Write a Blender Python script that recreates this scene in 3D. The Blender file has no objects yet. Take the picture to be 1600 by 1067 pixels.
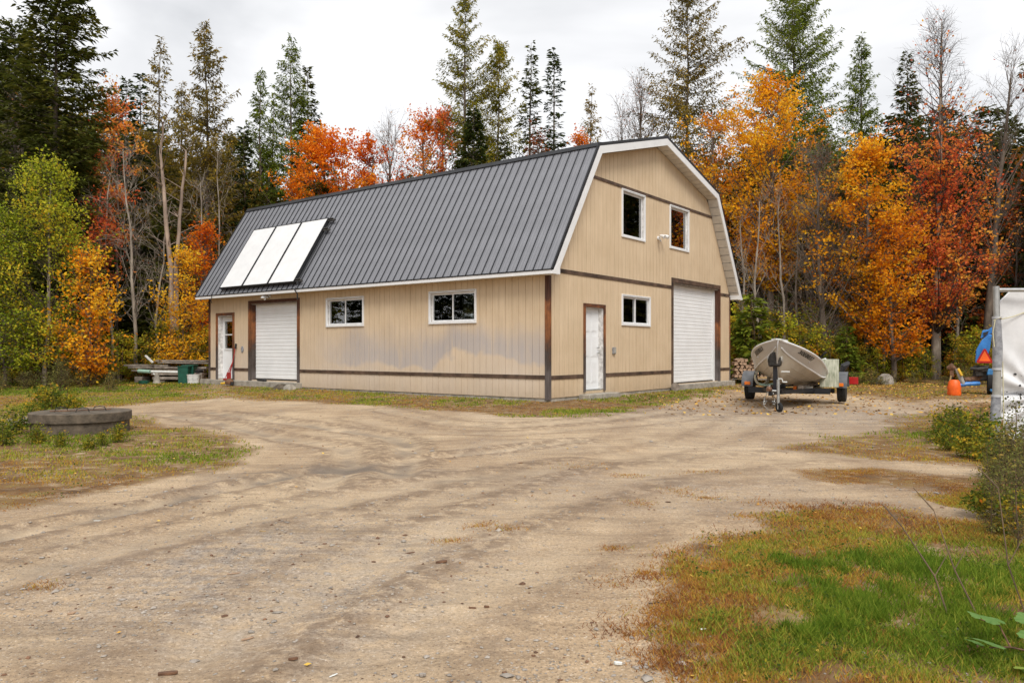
import bpy, math, random
import numpy as np
from mathutils import Vector, Matrix, Euler
random.seed(7); RNG = np.random.default_rng(7)
S = bpy.context.scene
C = S.collection
PI = math.pi
# ------------------------------------------------------------------ camera
FPX, HY, CAMZ = 1198.0, 547.2, 1.25
cam = bpy.data.cameras.new('camera'); camo = bpy.data.objects.new('camera', cam); C.objects.link(camo)
camo.location = (0, 0, CAMZ); camo.rotation_euler = (math.radians(90), 0, 0)
cam.sensor_width = 36; cam.lens = 36 * FPX / 1600; cam.shift_y = (HY - 533.5) / 1600
cam.clip_start = 0.05; cam.clip_end = 2000
S.camera = camo
# ------------------------------------------------------------------ world and sun
W = bpy.data.worlds.new('World'); S.world = W; W.use_nodes = True
wn = W.node_tree.nodes; wl = W.node_tree.links
for n in list(wn): wn.remove(n)
wo = wn.new('ShaderNodeOutputWorld'); bgd = wn.new('ShaderNodeBackground'); wl.new(bgd.outputs[0], wo.inputs[0])
SUN_EL, SUN_AZ = math.radians(50), math.radians(168)          # azimuth clockwise from +Y (behind the camera, a little right)
sky = wn.new('ShaderNodeTexSky'); sky.sky_type = 'NISHITA'; sky.sun_disc = False
sky.sun_elevation = SUN_EL; sky.sun_rotation = SUN_AZ
tc = wn.new('ShaderNodeTexCoord'); mp = wn.new('ShaderNodeMapping'); mp.inputs['Scale'].default_value = (1.0, 1.0, 2.6)
nz = wn.new('ShaderNodeTexNoise'); nz.inputs['Scale'].default_value = 2.0; nz.inputs['Detail'].default_value = 5; nz.inputs['Roughness'].default_value = .48
nz.inputs['Distortion'].default_value = .5
cr = wn.new('ShaderNodeValToRGB'); e = cr.color_ramp.elements
e[0].position = .32; e[0].color = (.68, .69, .71, 1); e[1].position = .52; e[1].color = (.97, .97, .98, 1)
wl.new(tc.outputs['Generated'], mp.inputs[0]); wl.new(mp.outputs[0], nz.inputs[0]); wl.new(nz.outputs[0], cr.inputs[0])
sc_ = wn.new('ShaderNodeVectorMath'); sc_.operation = 'SCALE'; sc_.inputs['Scale'].default_value = .1
wl.new(sky.outputs[0], sc_.inputs[0])
mx = wn.new('ShaderNodeMixRGB'); mx.inputs[0].default_value = .93
wl.new(sc_.outputs[0], mx.inputs[1]); wl.new(cr.outputs[0], mx.inputs[2]); wl.new(mx.outputs[0], bgd.inputs[0])
bgd.inputs[1].default_value = 0.92
sl = bpy.data.lights.new('sun', 'SUN'); sl.energy = 2.2; sl.angle = math.radians(24); sl.color = (1, .95, .87)
so = bpy.data.objects.new('sun', sl); C.objects.link(so)
sd = Vector((math.sin(SUN_AZ) * math.cos(SUN_EL), math.cos(SUN_AZ) * math.cos(SUN_EL), math.sin(SUN_EL)))
so.rotation_euler = sd.to_track_quat('Z', 'Y').to_euler(); so.location = (0, -20, 30)
S.view_settings.view_transform = 'Standard'; S.view_settings.look = 'None'
S.view_settings.exposure = 0.30; S.view_settings.gamma = 1.0; S.view_settings.use_curve_mapping = False
S.render.engine = 'CYCLES'
S.cycles.max_bounces = 6; S.cycles.transparent_max_bounces = 8; S.cycles.diffuse_bounces = 3

# ------------------------------------------------------------------ helpers
def gp(x, y, z=0.0):
    """photo pixel -> point on the plane of height z"""
    t = (CAMZ - z) * FPX / (y - HY); return ((x - 800) / FPX * t, t)
def tag(o, label=None, cat=None, group=None, kind=None):
    if label: o['label'] = label
    if cat: o['category'] = cat
    if group: o['group'] = group
    if kind: o['kind'] = kind
    return o
def thing(name, label, cat, loc=(0, 0, 0), rz=0, group=None):
    o = bpy.data.objects.new(name, None); C.objects.link(o); o.empty_display_size = .2
    o.location = loc; o.rotation_euler = (0, 0, rz)
    return tag(o, label, cat, group)
def link(name, me, parent=None, loc=None, rot=None):
    o = bpy.data.objects.new(name, me); C.objects.link(o)
    if parent: o.parent = parent
    if loc is not None: o.location = loc
    if rot is not None: o.rotation_euler = rot
    return o
def npmesh(name, V, F, mat=None, t=None, smooth=False, attrs=None):
    V = np.ascontiguousarray(V, dtype=np.float32); F = np.ascontiguousarray(F, dtype=np.int32)
    me = bpy.data.meshes.new(name); n, k = F.shape
    me.vertices.add(len(V)); me.vertices.foreach_set('co', V.ravel())
    me.loops.add(n * k); me.loops.foreach_set('vertex_index', F.ravel())
    me.polygons.add(n); me.polygons.foreach_set('loop_start', np.arange(0, n * k, k, dtype=np.int32))
    try: me.polygons.foreach_set('loop_total', np.full(n, k, dtype=np.int32))
    except Exception: pass
    if smooth: me.polygons.foreach_set('use_smooth', np.ones(n, dtype=bool))
    me.update(calc_edges=True)
    a = dict(attrs or {})
    if t is not None: a['t'] = t
    for kx, v in a.items():
        at = me.attributes.new(kx, 'FLOAT', 'POINT'); at.data.foreach_set('value', np.ascontiguousarray(v, dtype=np.float32))
    if mat: me.materials.append(mat)
    return me
class MB:
    """collects simple shapes into one mesh"""
    def __init__(s): s.v = []; s.f = []
    def add(s, vs, fs):
        n = len(s.v); s.v += [tuple(p) for p in vs]; s.f += [tuple(i + n for i in q) for q in fs]; return s
    def box(s, x0, x1, y0, y1, z0, z1, M=None):
        vs = [(x, y, z) for x in (x0, x1) for y in (y0, y1) for z in (z0, z1)]
        if M is not None: vs = [tuple(M @ Vector(p)) for p in vs]
        return s.add(vs, [(0, 1, 3, 2), (4, 6, 7, 5), (0, 4, 5, 1), (2, 3, 7, 6), (0, 2, 6, 4), (1, 5, 7, 3)])
    def prism(s, pts, axis, a, b):
        """polygon pts (2-D, ccw) extruded along axis between a and b"""
        n = len(pts)
        def mk(p, c):
            if axis == 'y': return (p[0], c, p[1])
            if axis == 'x': return (c, p[0], p[1])
            return (p[0], p[1], c)
        vs = [mk(p, a) for p in pts] + [mk(p, b) for p in pts]
        fs = [tuple(range(n))[::-1], tuple(range(n, 2 * n))] + [(i, (i + 1) % n, n + (i + 1) % n, n + i) for i in range(n)]
        return s.add(vs, fs)
    def tube(s, pts, r, k=8, r1=None):
        pts = [Vector(p) for p in pts]; n = len(pts); rings = []
        up = Vector((0, 0, 1))
        for i, p in enumerate(pts):
            d = (pts[min(i + 1, n - 1)] - pts[max(i - 1, 0)]).normalized()
            a = d.cross(up if abs(d.z) < .95 else Vector((1, 0, 0))).normalized(); b = d.cross(a)
            rr = r if r1 is None else r + (r1 - r) * i / (n - 1)
            if hasattr(r, '__len__'): rr = r[i]
            rings.append([p + (a * math.cos(2 * PI * j / k) + b * math.sin(2 * PI * j / k)) * rr for j in range(k)])
        vs = [q for ring in rings for q in ring]
        fs = [(i * k + j, i * k + (j + 1) % k, (i + 1) * k + (j + 1) % k, (i + 1) * k + j) for i in range(n - 1) for j in range(k)]
        fs += [tuple(range(k))[::-1], tuple(range((n - 1) * k, n * k))]
        return s.add(vs, fs)
    def lathe(s, prof, k=24, M=None, wob=0):
        """prof: (r,z) list about z"""
        vs = []
        for r, z in prof:
            for j in range(k):
                w = 1 + (wob * math.sin(j * 2.3 + z * 9) if wob else 0)
                vs.append(Vector((r * w * math.cos(2 * PI * j / k), r * w * math.sin(2 * PI * j / k), z)))
        if M is not None: vs = [M @ v for v in vs]
        n = len(prof)
        fs = [(i * k + j, i * k + (j + 1) % k, (i + 1) * k + (j + 1) % k, (i + 1) * k + j) for i in range(n - 1) for j in range(k)]
        fs += [tuple(range(k))[::-1], tuple(range((n - 1) * k, n * k))]
        return s.add(vs, fs)
    def mesh(s, name, mat, smooth=False, bevel=0):
        me = bpy.data.meshes.new(name); me.from_pydata(s.v, [], s.f); me.materials.append(mat)
        import bmesh
        bm = bmesh.new(); bm.from_mesh(me)
        bmesh.ops.recalc_face_normals(bm, faces=bm.faces)
        if bevel: bmesh.ops.bevel(bm, geom=bm.edges, offset=bevel, segments=1, affect='EDGES')
        bm.to_mesh(me); bm.free()
        if smooth:
            me.polygons.foreach_set('use_smooth', [True] * len(me.polygons))
            try: me.set_sharp_from_angle(angle=math.radians(40))
            except Exception: pass
        me.update(); return me
    def obj(s, name, mat, parent=None, smooth=False, bevel=0, loc=None, rot=None):
        return link(name, s.mesh(name, mat, smooth, bevel), parent, loc, rot)
def box(name, mat, parent, x0, x1, y0, y1, z0, z1, bevel=0):
    return MB().box(x0, x1, y0, y1, z0, z1).obj(name, mat, parent, bevel=bevel)

# lattice value noise for arrays
_L = RNG.random((256, 256))
def vnoise(x, y, sc=1.0, octv=3):
    out = 0; amp = 1; tot = 0
    for o in range(octv):
        u = x * sc + 17.3 * o; v = y * sc + 5.7 * o
        i = np.floor(u).astype(int); j = np.floor(v).astype(int); fu = u - i; fv = v - j
        fu = fu * fu * (3 - 2 * fu); fv = fv * fv * (3 - 2 * fv)
        a = _L[i % 256, j % 256]; b = _L[(i + 1) % 256, j % 256]; c = _L[i % 256, (j + 1) % 256]; d = _L[(i + 1) % 256, (j + 1) % 256]
        out = out + amp * ((a * (1 - fu) + b * fu) * (1 - fv) + (c * (1 - fu) + d * fu) * fv); tot += amp
        amp *= .5; sc *= 2
    return out / tot

# ------------------------------------------------------------------ materials
def newmat(name):
    m = bpy.data.materials.new(name); m.use_nodes = True
    nt = m.node_tree; b = nt.nodes['Principled BSDF']; return m, nt, b
def N(nt, typ, **kw):
    n = nt.nodes.new(typ)
    for k, v in kw.items():
        if k in n.inputs: n.inputs[k].default_value = v
        else: setattr(n, k, v)
    return n
def ramp(nt, stops, src=None):
    r = nt.nodes.new('ShaderNodeValToRGB'); el = r.color_ramp.elements
    while len(el) > 1: el.remove(el[-1])
    el[0].position = stops[0][0]; el[0].color = (*stops[0][1], 1)
    for p, c in stops[1:]:
        q = el.new(p); q.color = (*c, 1)
    if src is not None: nt.links.new(src, r.inputs[0])
    return r
def mat(name, col, rough=.6, metal=0, var=.12, scale=6, bump=0, bscale=60, spec=.5, stretch=None, obj=None, c2=None):
    """plain procedural material: base colour broken up by noise, with fine relief"""
    m, nt, b = newmat(name); L = nt.links
    tcn = N(nt, 'ShaderNodeTexCoord')
    if obj: tcn.object = obj
    mpn = N(nt, 'ShaderNodeMapping'); L.new(tcn.outputs['Object'], mpn.inputs[0])
    if stretch: mpn.inputs['Scale'].default_value = stretch
    n1 = N(nt, 'ShaderNodeTexNoise', Scale=scale, Detail=6.0, Roughness=.6); L.new(mpn.outputs[0], n1.inputs[0])
    a = tuple(max(0, c * (1 - var * 1.6)) for c in col); d = tuple(min(1, c * (1 + var)) for c in col)
    if c2: a = c2
    r = ramp(nt, [(.3, a), (.68, d)], n1.outputs[0]); L.new(r.outputs[0], b.inputs['Base Color'])
    b.inputs['Roughness'].default_value = rough; b.inputs['Metallic'].default_value = metal
    b.inputs['Specular IOR Level'].default_value = spec
    if bump:
        n2 = N(nt, 'ShaderNodeTexNoise', Scale=bscale, Detail=4.0); L.new(mpn.outputs[0], n2.inputs[0])
        bp = N(nt, 'ShaderNodeBump', Strength=bump, Distance=.01); L.new(n2.outputs[0], bp.inputs['Height']); L.new(bp.outputs[0], b.inputs['Normal'])
    return m
def leafmat(name, stops, trans=.42, rough=.6):
    m, nt, b = newmat(name); L = nt.links
    at = N(nt, 'ShaderNodeAttribute', attribute_name='t')
    oi = N(nt, 'ShaderNodeObjectInfo')
    ad = N(nt, 'ShaderNodeMath', operation='MULTIPLY_ADD'); L.new(oi.outputs['Random'], ad.inputs[0]); ad.inputs[1].default_value = .16
    sb = N(nt, 'ShaderNodeMath', operation='SUBTRACT'); L.new(at.outputs['Fac'], ad.inputs[2]); L.new(ad.outputs[0], sb.inputs[0]); sb.inputs[1].default_value = .08
    r = ramp(nt, stops, sb.outputs[0]); L.new(r.outputs[0], b.inputs['Base Color'])
    b.inputs['Roughness'].default_value = .8; b.inputs['Specular IOR Level'].default_value = .12
    tr = N(nt, 'ShaderNodeBsdfTranslucent'); L.new(r.outputs[0], tr.inputs[0])
    mxs = N(nt, 'ShaderNodeMixShader'); mxs.inputs[0].default_value = trans
    L.new(b.outputs[0], mxs.inputs[1]); L.new(tr.outputs[0], mxs.inputs[2])
    L.new(mxs.outputs[0], nt.nodes['Material Output'].inputs[0]); return m
M = {}
M['white'] = mat('white_vinyl', (.78, .79, .80), .45, var=.04, scale=3)
M['white_door'] = mat('white_painted_steel', (.84, .86, .88), .4, var=.04, scale=2, bump=.05)
M['white_dirty'] = mat('weathered_white_paint', (.66, .64, .62), .6, var=.28, scale=9)
M['soffit'] = mat('soffit_aluminium', (.62, .60, .56), .5, var=.08)
M['black_metal'] = mat('black_metal', (.018, .019, .022), .45, metal=0, var=.2)
M['roof_metal'] = mat('charcoal_roof_steel', (.185, .19, .212), .42, var=.08, scale=2.2, spec=.7)
M['rib_dark'] = mat('dark_rib_colour', (.03, .032, .038), .5, var=.1)
M['concrete'] = mat('concrete', (.36, .33, .28), .85, var=.25, scale=5, bump=.5, bscale=50)
M['old_concrete'] = mat('old_mossy_concrete', (.125, .098, .07), .9, var=.3, scale=7, bump=.8, bscale=40, c2=(.04, .032, .022))
M['dark_bark'] = mat('dark_bark', (.085, .062, .048), .9, var=.3)
M['dark_wood'] = mat('dark_stained_wood', (.10, .062, .042), .7, var=.5, scale=3, bump=.5, bscale=12, stretch=(1, 1, 1), c2=(.022, .012, .008))
M['grey_wood'] = mat('weathered_grey_wood', (.30, .26, .22), .85, var=.4, scale=4, bump=.6, bscale=30, c2=(.10, .08, .065))
M['split_wood'] = mat('split_firewood', (.42, .29, .19), .85, var=.4, scale=6, bump=.6, bscale=30, c2=(.13, .07, .045))
M['pale_wood'] = mat('pale_plywood', (.42, .28, .12), .7, var=.2, scale=5)
M['ply_green'] = mat('algae_stained_plywood', (.47, .47, .38), .8, var=.3, scale=6, stretch=(4, 4, .8), bump=.3, c2=(.20, .23, .15))
M['rubber'] = mat('tyre_rubber', (.014, .014, .015), .8, var=.3, bump=.4, bscale=40)
M['galv'] = mat('galvanised_steel', (.46, .47, .46), .42, metal=.7, var=.15, scale=12)
M['trailer_black'] = mat('trailer_black_paint', (.012, .013, .018), .45, var=.4)
M['fender_grey'] = mat('grey_plastic', (.11, .115, .125), .5, var=.2)
M['amber'] = mat('amber_lens', (.85, .20, .015), .25, var=.05)
M['red_lens'] = mat('red_lens', (.42, .012, .012), .25, var=.05)
M['alu'] = mat('boat_aluminium', (.56, .55, .54), .45, metal=.3, var=.06, scale=2, bump=.06, bscale=30)
M['alu_low'] = mat('worn_hull_bottom', (.50, .45, .37), .6, metal=.1, var=.12, scale=2, bump=.08, c2=(.36, .32, .26))
M['letter'] = mat('black_vinyl_letter', (.02, .02, .022), .5, var=.1)
M['blue'] = mat('blue_tractor_paint', (.035, .20, .56), .4, var=.2)
M['blue_dull'] = mat('faded_blue_paint', (.05, .22, .50), .5, var=.35)
M['orange'] = mat('orange_plastic', (.88, .13, .01), .5, var=.12)
M['yellow'] = mat('yellow_plastic', (.75, .45, .03), .5, var=.12)
M['rust'] = mat('rusty_steel', (.17, .085, .045), .8, var=.5, scale=14, bump=.5)
M['greasy'] = mat('greasy_steel', (.055, .05, .045), .6, metal=.4, var=.5, scale=12)
M['green_bin'] = mat('green_plastic', (.012, .09, .06), .45, var=.2)
M['pvc'] = mat('white_pvc', (.7, .72, .70), .4, var=.08)
M['pvc_green'] = mat('pale_green_pvc', (.35, .55, .45), .5, var=.12)
M['red_handle'] = mat('red_paint', (.38, .03, .03), .5, var=.2)
M['pipe_grey'] = mat('grey_foam_pipe', (.30, .31, .33), .7, var=.25, scale=14, c2=(.14, .14, .16))
M['tape'] = mat('silver_tape', (.5, .51, .53), .4, var=.1)
M['rope'] = mat('yellow_white_rope', (.62, .58, .38), .8, var=.1)
M['canvas'] = mat('grey_hose_cover', (.35, .34, .31), .8, var=.2)
M['stone'] = mat('grey_stone', (.33, .29, .25), .85, var=.3, scale=4, bump=.5)
M['bark'] = mat('grey_bark', (.165, .13, .10), .9, var=.35, scale=6, bump=.8, bscale=25, stretch=(1, 1, .3), c2=(.05, .038, .03))
M['pale_bark'] = mat('pale_bark', (.34, .29, .235), .9, var=.35, scale=5, bump=.7, bscale=22, stretch=(1, 1, .3), c2=(.12, .095, .075))
M['dead_wood'] = mat('bare_dead_wood', (.34, .255, .195), .9, var=.3, scale=4, bump=.7, stretch=(1, 1, .25), c2=(.14, .10, .08))
M['twig'] = mat('twig_bark', (.15, .10, .06), .9, var=.3)
M['spruce'] = leafmat('spruce_needles', [(0, (.028, .045, .010)), (.5, (.062, .085, .018)), (1, (.13, .14, .028))], .25)
M['hemlock'] = leafmat('fir_needles', [(0, (.038, .048, .008)), (.5, (.095, .11, .018)), (1, (.21, .19, .03))], .3)
M['larch'] = leafmat('tamarack_needles', [(0, (.10, .105, .012)), (.5, (.27, .25, .025)), (1, (.52, .38, .035))], .4)
M['larch_green'] = leafmat('green_tamarack_needles', [(0, (.07, .11, .012)), (.5, (.17, .22, .022)), (1, (.32, .34, .035))], .35)
M['larch_brown'] = leafmat('brown_tamarack_needles', [(0, (.09, .075, .016)), (.5, (.24, .18, .03)), (1, (.52, .32, .035))], .4)
M['gold'] = leafmat('golden_maple_leaves', [(0, (.66, .19, .012)), (.3, (.85, .34, .012)), (.65, (.92, .50, .02)), (1, (.88, .64, .06))])
M['orange_leaf'] = leafmat('orange_maple_leaves', [(0, (.42, .055, .012)), (.35, (.72, .14, .01)), (.7, (.86, .24, .012)), (1, (.88, .42, .03))])
M['red_leaf'] = leafmat('red_maple_leaves', [(0, (.42, .06, .03)), (.3, (.74, .14, .05)), (.55, (.88, .26, .06)), (.8, (.90, .38, .06)), (1, (.90, .55, .08))])
M['rust_leaf'] = leafmat('rusty_maple_leaves', [(0, (.20, .05, .02)), (.4, (.40, .11, .025)), (.7, (.56, .23, .03)), (1, (.62, .42, .06))])
M['ygreen_leaf'] = leafmat('yellow_green_leaves', [(0, (.10, .17, .015)), (.4, (.28, .35, .025)), (.72, (.56, .54, .04)), (1, (.80, .45, .03))])
M['mixed_leaf'] = leafmat('mixed_autumn_leaves', [(0, (.045, .08, .012)), (.3, (.11, .16, .02)), (.55, (.34, .32, .03)), (.78, (.60, .38, .03)), (1, (.62, .17, .02))])
M['brush_leaf'] = leafmat('undergrowth_leaves', [(0, (.035, .05, .01)), (.5, (.10, .12, .018)), (.8, (.24, .21, .025)), (1, (.55, .28, .03))])
M['weed_leaf'] = leafmat('dry_weed_leaves', [(0, (.05, .035, .022)), (.4, (.12, .12, .04)), (.7, (.22, .24, .06)), (1, (.45, .30, .08))])
M['vine_leaf'] = leafmat('vine_leaves', [(0, (.06, .14, .035)), (.4, (.12, .24, .06)), (.7, (.20, .33, .10)), (1, (.32, .42, .08))], .35)
M['grass'] = leafmat('grass_blades', [(0, (.09, .165, .014)), (.25, (.20, .28, .025)), (.45, (.38, .37, .06)), (.62, (.54, .33, .055)), (.8, (.42, .18, .045)), (1, (.20, .085, .04))], .35)
M['litter'] = leafmat('fallen_leaves', [(0, (.14, .07, .03)), (.4, (.38, .20, .07)), (.7, (.62, .33, .06)), (1, (.75, .52, .10))], .1)

# trim boards: red-brown stain above, weathered black/grey below (a stain in the boards, by height)
def trim_mat(root):
    m, nt, b = newmat('stained_trim_wood'); L = nt.links
    t_ = N(nt, 'ShaderNodeTexCoord'); t_.object = root
    n1 = N(nt, 'ShaderNodeTexNoise', Scale=2.2, Detail=5.0, Roughness=.65); L.new(t_.outputs['Object'], n1.inputs[0])
    sx = N(nt, 'ShaderNodeSeparateXYZ'); L.new(t_.outputs['Object'], sx.inputs[0])
    a = N(nt, 'ShaderNodeMath', operation='MULTIPLY_ADD'); L.new(n1.outputs[0], a.inputs[0]); a.inputs[1].default_value = 2.2; L.new(sx.outputs[2], a.inputs[2])
    mr = N(nt, 'ShaderNodeMapRange'); L.new(a.outputs[0], mr.inputs[0]); mr.inputs[1].default_value = 1.6; mr.inputs[2].default_value = 3.6
    r = ramp(nt, [(0, (.12, .10, .095)), (.3, (.06, .042, .034)), (.55, (.16, .06, .022)), (.8, (.30, .105, .03)), (1, (.085, .03, .015))], mr.outputs[0])
    n2 = N(nt, 'ShaderNodeTexNoise', Scale=30.0, Detail=4.0)
    mp_ = N(nt, 'ShaderNodeMapping'); mp_.inputs['Scale'].default_value = (1, 1, .1); L.new(t_.outputs['Object'], mp_.inputs[0]); L.new(mp_.outputs[0], n2.inputs[0])
    mm = N(nt, 'ShaderNodeMixRGB', blend_type='MULTIPLY'); mm.inputs[0].default_value = .6; L.new(r.outputs[0], mm.inputs[1])
    r2 = ramp(nt, [(.35, (.45, .45, .45)), (.65, (1.2, 1.2, 1.2))], n2.outputs[0]); L.new(r2.outputs[0], mm.inputs[2])
    L.new(mm.outputs[0], b.inputs['Base Color']); b.inputs['Roughness'].default_value = .7
    return m
def siding_mat(root):
    m, nt, b = newmat('tan_painted_siding'); L = nt.links
    t_ = N(nt, 'ShaderNodeTexCoord'); t_.object = root; P = t_.outputs['Object']
    def noise(scale, det=4., stretch=None, rough=.55):
        n = N(nt, 'ShaderNodeTexNoise', Scale=scale, Detail=det, Roughness=rough)
        if stretch:
            q = N(nt, 'ShaderNodeMapping'); q.inputs['Scale'].default_value = stretch; L.new(P, q.inputs[0]); L.new(q.outputs[0], n.inputs[0])
        else: L.new(P, n.inputs[0])
        return n.outputs[0]
    def math_(op, a, b_, c=None):
        n = N(nt, 'ShaderNodeMath', operation=op)
        for i, s in enumerate((a, b_, c)):
            if s is None: continue
            if isinstance(s, (int, float)): n.inputs[i].default_value = s
            else: L.new(s, n.inputs[i])
        return n.outputs[0]
    base = ramp(nt, [(.3, (.60, .465, .31)), (.7, (.68, .54, .375))], noise(1.2, 5.))
    streak = ramp(nt, [(.3, (.88, .87, .86)), (.7, (1.06, 1.05, 1.05))], noise(16, 3., (1, 1, .06)))
    m1 = N(nt, 'ShaderNodeMixRGB', blend_type='MULTIPLY'); m1.inputs[0].default_value = .8; L.new(base.outputs[0], m1.inputs[1]); L.new(streak.outputs[0], m1.inputs[2])
    # worn band: paint washed to grey-violet wood on the long wall
    sx = N(nt, 'ShaderNodeSeparateXYZ'); L.new(P, sx.inputs[0]); X, Y, Z = sx.outputs
    n1 = noise(.55, 4.); n2 = noise(4.5, 6., (1, 1, .14), .75)
    zc = math_('MULTIPLY_ADD', n1, 1.7, .22)                          # wavy centre height of the band
    dz = math_('SUBTRACT', Z, zc)
    up = N(nt, 'ShaderNodeMapRange'); L.new(dz, up.inputs[0]); up.inputs[1].default_value = .95; up.inputs[2].default_value = .1; up.interpolation_type = 'SMOOTHSTEP'
    dn = N(nt, 'ShaderNodeMapRange'); L.new(dz, dn.inputs[0]); dn.inputs[1].default_value = -.20; dn.inputs[2].default_value = -.08
    # band reaches lower near the corner
    k = math_('MULTIPLY', up.outputs[0], dn.outputs[0])
    ends = N(nt, 'ShaderNodeMapRange'); L.new(Y, ends.inputs[0]); ends.inputs[1].default_value = 8.6; ends.inputs[2].default_value = 6.8
    onw = N(nt, 'ShaderNodeMapRange'); L.new(X, onw.inputs[0]); onw.inputs[1].default_value = .06; onw.inputs[2].default_value = .04
    k = math_('MULTIPLY', k, ends.outputs[0]); k = math_('MULTIPLY', k, onw.outputs[0])
    n2r = N(nt, 'ShaderNodeMapRange'); L.new(n2, n2r.inputs[0]); n2r.inputs[1].default_value = .22; n2r.inputs[2].default_value = .48
    wsh = N(nt, 'ShaderNodeMapRange'); L.new(noise(22, 4., (1, 1, .03), .7), wsh.inputs[0]); wsh.inputs[1].default_value = .3; wsh.inputs[2].default_value = .62; wsh.inputs[3].default_value = .72
    k = math_('MULTIPLY', k, n2r.outputs[0]); k = math_('MULTIPLY', k, wsh.outputs[0])
    m2 = N(nt, 'ShaderNodeMixRGB'); L.new(k, m2.inputs[0]); L.new(m1.outputs[0], m2.inputs[1]); m2.inputs[2].default_value = (.40, .365, .36, 1)
    # pale lilac haze of primer over the lower wall
    low = N(nt, 'ShaderNodeMapRange'); L.new(Z, low.inputs[0]); low.inputs[1].default_value = 2.2; low.inputs[2].default_value = .7
    k2 = math_('MULTIPLY', low.outputs[0], onw.outputs[0]); k2 = math_('MULTIPLY', k2, noise(.8, 3., (1, 1, .6))); k2 = math_('MULTIPLY', k2, .75)
    m3 = N(nt, 'ShaderNodeMixRGB'); L.new(k2, m3.inputs[0]); L.new(m2.outputs[0], m3.inputs[1]); m3.inputs[2].default_value = (.66, .59, .53, 1)
    # splash dirt at the foot of all walls
    ft = N(nt, 'ShaderNodeMapRange'); L.new(Z, ft.inputs[0]); ft.inputs[1].default_value = .45; ft.inputs[2].default_value = .1
    k3 = math_('MULTIPLY', ft.outputs[0], noise(6, 4.)); k3 = math_('MULTIPLY', k3, .55)
    m4 = N(nt, 'ShaderNodeMixRGB'); L.new(k3, m4.inputs[0]); L.new(m3.outputs[0], m4.inputs[1]); m4.inputs[2].default_value = (.30, .22, .14, 1)
    L.new(m4.outputs[0], b.inputs['Base Color']); b.inputs['Roughness'].default_value = .75; b.inputs['Specular IOR Level'].default_value = .25
    nb = noise(45, 3., (1, 1, .12)); bp = N(nt, 'ShaderNodeBump', Strength=.25, Distance=.004); L.new(nb, bp.inputs['Height']); L.new(bp.outputs[0], b.inputs['Normal'])
    return m
def glass_mat():
    m, nt, b = newmat('window_glass'); L = nt.links
    fr = N(nt, 'ShaderNodeFresnel', IOR=1.5); g = N(nt, 'ShaderNodeBsdfGlossy', Roughness=.01); g.inputs[0].default_value = (1, 1, 1, 1)
    t_ = N(nt, 'ShaderNodeBsdfTransparent'); t_.inputs[0].default_value = (.80, .86, .84, 1)
    ad = N(nt, 'ShaderNodeMath', operation='MULTIPLY_ADD'); L.new(fr.outputs[0], ad.inputs[0]); ad.inputs[1].default_value = 2.2; ad.inputs[2].default_value = .06
    ms = N(nt, 'ShaderNodeMixShader'); L.new(ad.outputs[0], ms.inputs[0]); L.new(t_.outputs[0], ms.inputs[1]); L.new(g.outputs[0], ms.inputs[2])
    n = N(nt, 'ShaderNodeTexNoise', Scale=1.5); bp = N(nt, 'ShaderNodeBump', Strength=.08, Distance=.02); L.new(n.outputs[0], bp.inputs['Height']); L.new(bp.outputs[0], g.inputs['Normal'])
    L.new(ms.outputs[0], nt.nodes['Material Output'].inputs[0]); return m
M['glass'] = glass_mat()

# ------------------------------------------------------------------ ground
def wpoly(pts): return np.array([gp(x, y) for x, y in pts])
POLY = {
 'lawn': wpoly([(1045, 1067), (1000, 1015), (1012, 940), (1050, 885), (1105, 850), (1190, 838), (1185, 812), (1280, 796), (1400, 802), (1500, 812), (1700, 800), (2600, 860), (2600, 1500), (1150, 1500)]),
 'brown': wpoly([(1235, 738), (1330, 730), (1440, 740), (1540, 746), (1700, 760), (1700, 782), (1500, 776), (1400, 764), (1290, 756)]),
 'brown2': wpoly([(1430, 776), (1520, 772), (1620, 784), (1620, 800), (1500, 792)]),
 'mid': wpoly([(1215, 700), (1290, 690), (1350, 668), (1440, 645), (1530, 628), (1640, 625), (2200, 640), (2200, 745), (1640, 746), (1430, 724), (1300, 712)]),
 'barn': wpoly([(325, 598), (470, 606), (700, 622), (857, 628), (960, 620), (1060, 606), (1140, 600), (1160, 599), (1165, 608), (1070, 624), (985, 643), (860, 653), (640, 640), (470, 628), (330, 622)]),
 'farleft': wpoly([(-900, 592), (330, 592), (332, 624), (215, 632), (120, 641), (-60, 650), (-900, 660)]),
 'island': wpoly([(-900, 648), (0, 645), (120, 642), (210, 652), (300, 668), (400, 688), (437, 703), (380, 727), (250, 747), (130, 770), (0, 798), (-300, 840), (-900, 860)]),
 'far': wpoly([(1140, 585), (1700, 585), (1700, 612), (1560, 622), (1420, 626), (1330, 617), (1140, 601)]),
}
def inside(P, poly):
    x, y = P[:, 0], P[:, 1]; r = np.zeros(len(P), bool); n = len(poly)
    for i in range(n):
        x0, y0 = poly[i]; x1, y1 = poly[(i + 1) % n]
        c = (y0 > y) != (y1 > y)
        with np.errstate(divide='ignore', invalid='ignore'):
            r ^= c & (x < (x1 - x0) * (y - y0) / (y1 - y0 + 1e-12) + x0)
    return r
def edge_dist(P, poly):
    d = np.full(len(P), 1e9); n = len(poly)
    for i in range(n):
        a = poly[i]; b = poly[(i + 1) % n]; ab = b - a
        t = np.clip(((P - a) @ ab) / (ab @ ab + 1e-9), 0, 1); q = a + t[:, None] * ab
        d = np.minimum(d, np.hypot(*(P - q).T))
    return d
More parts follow.
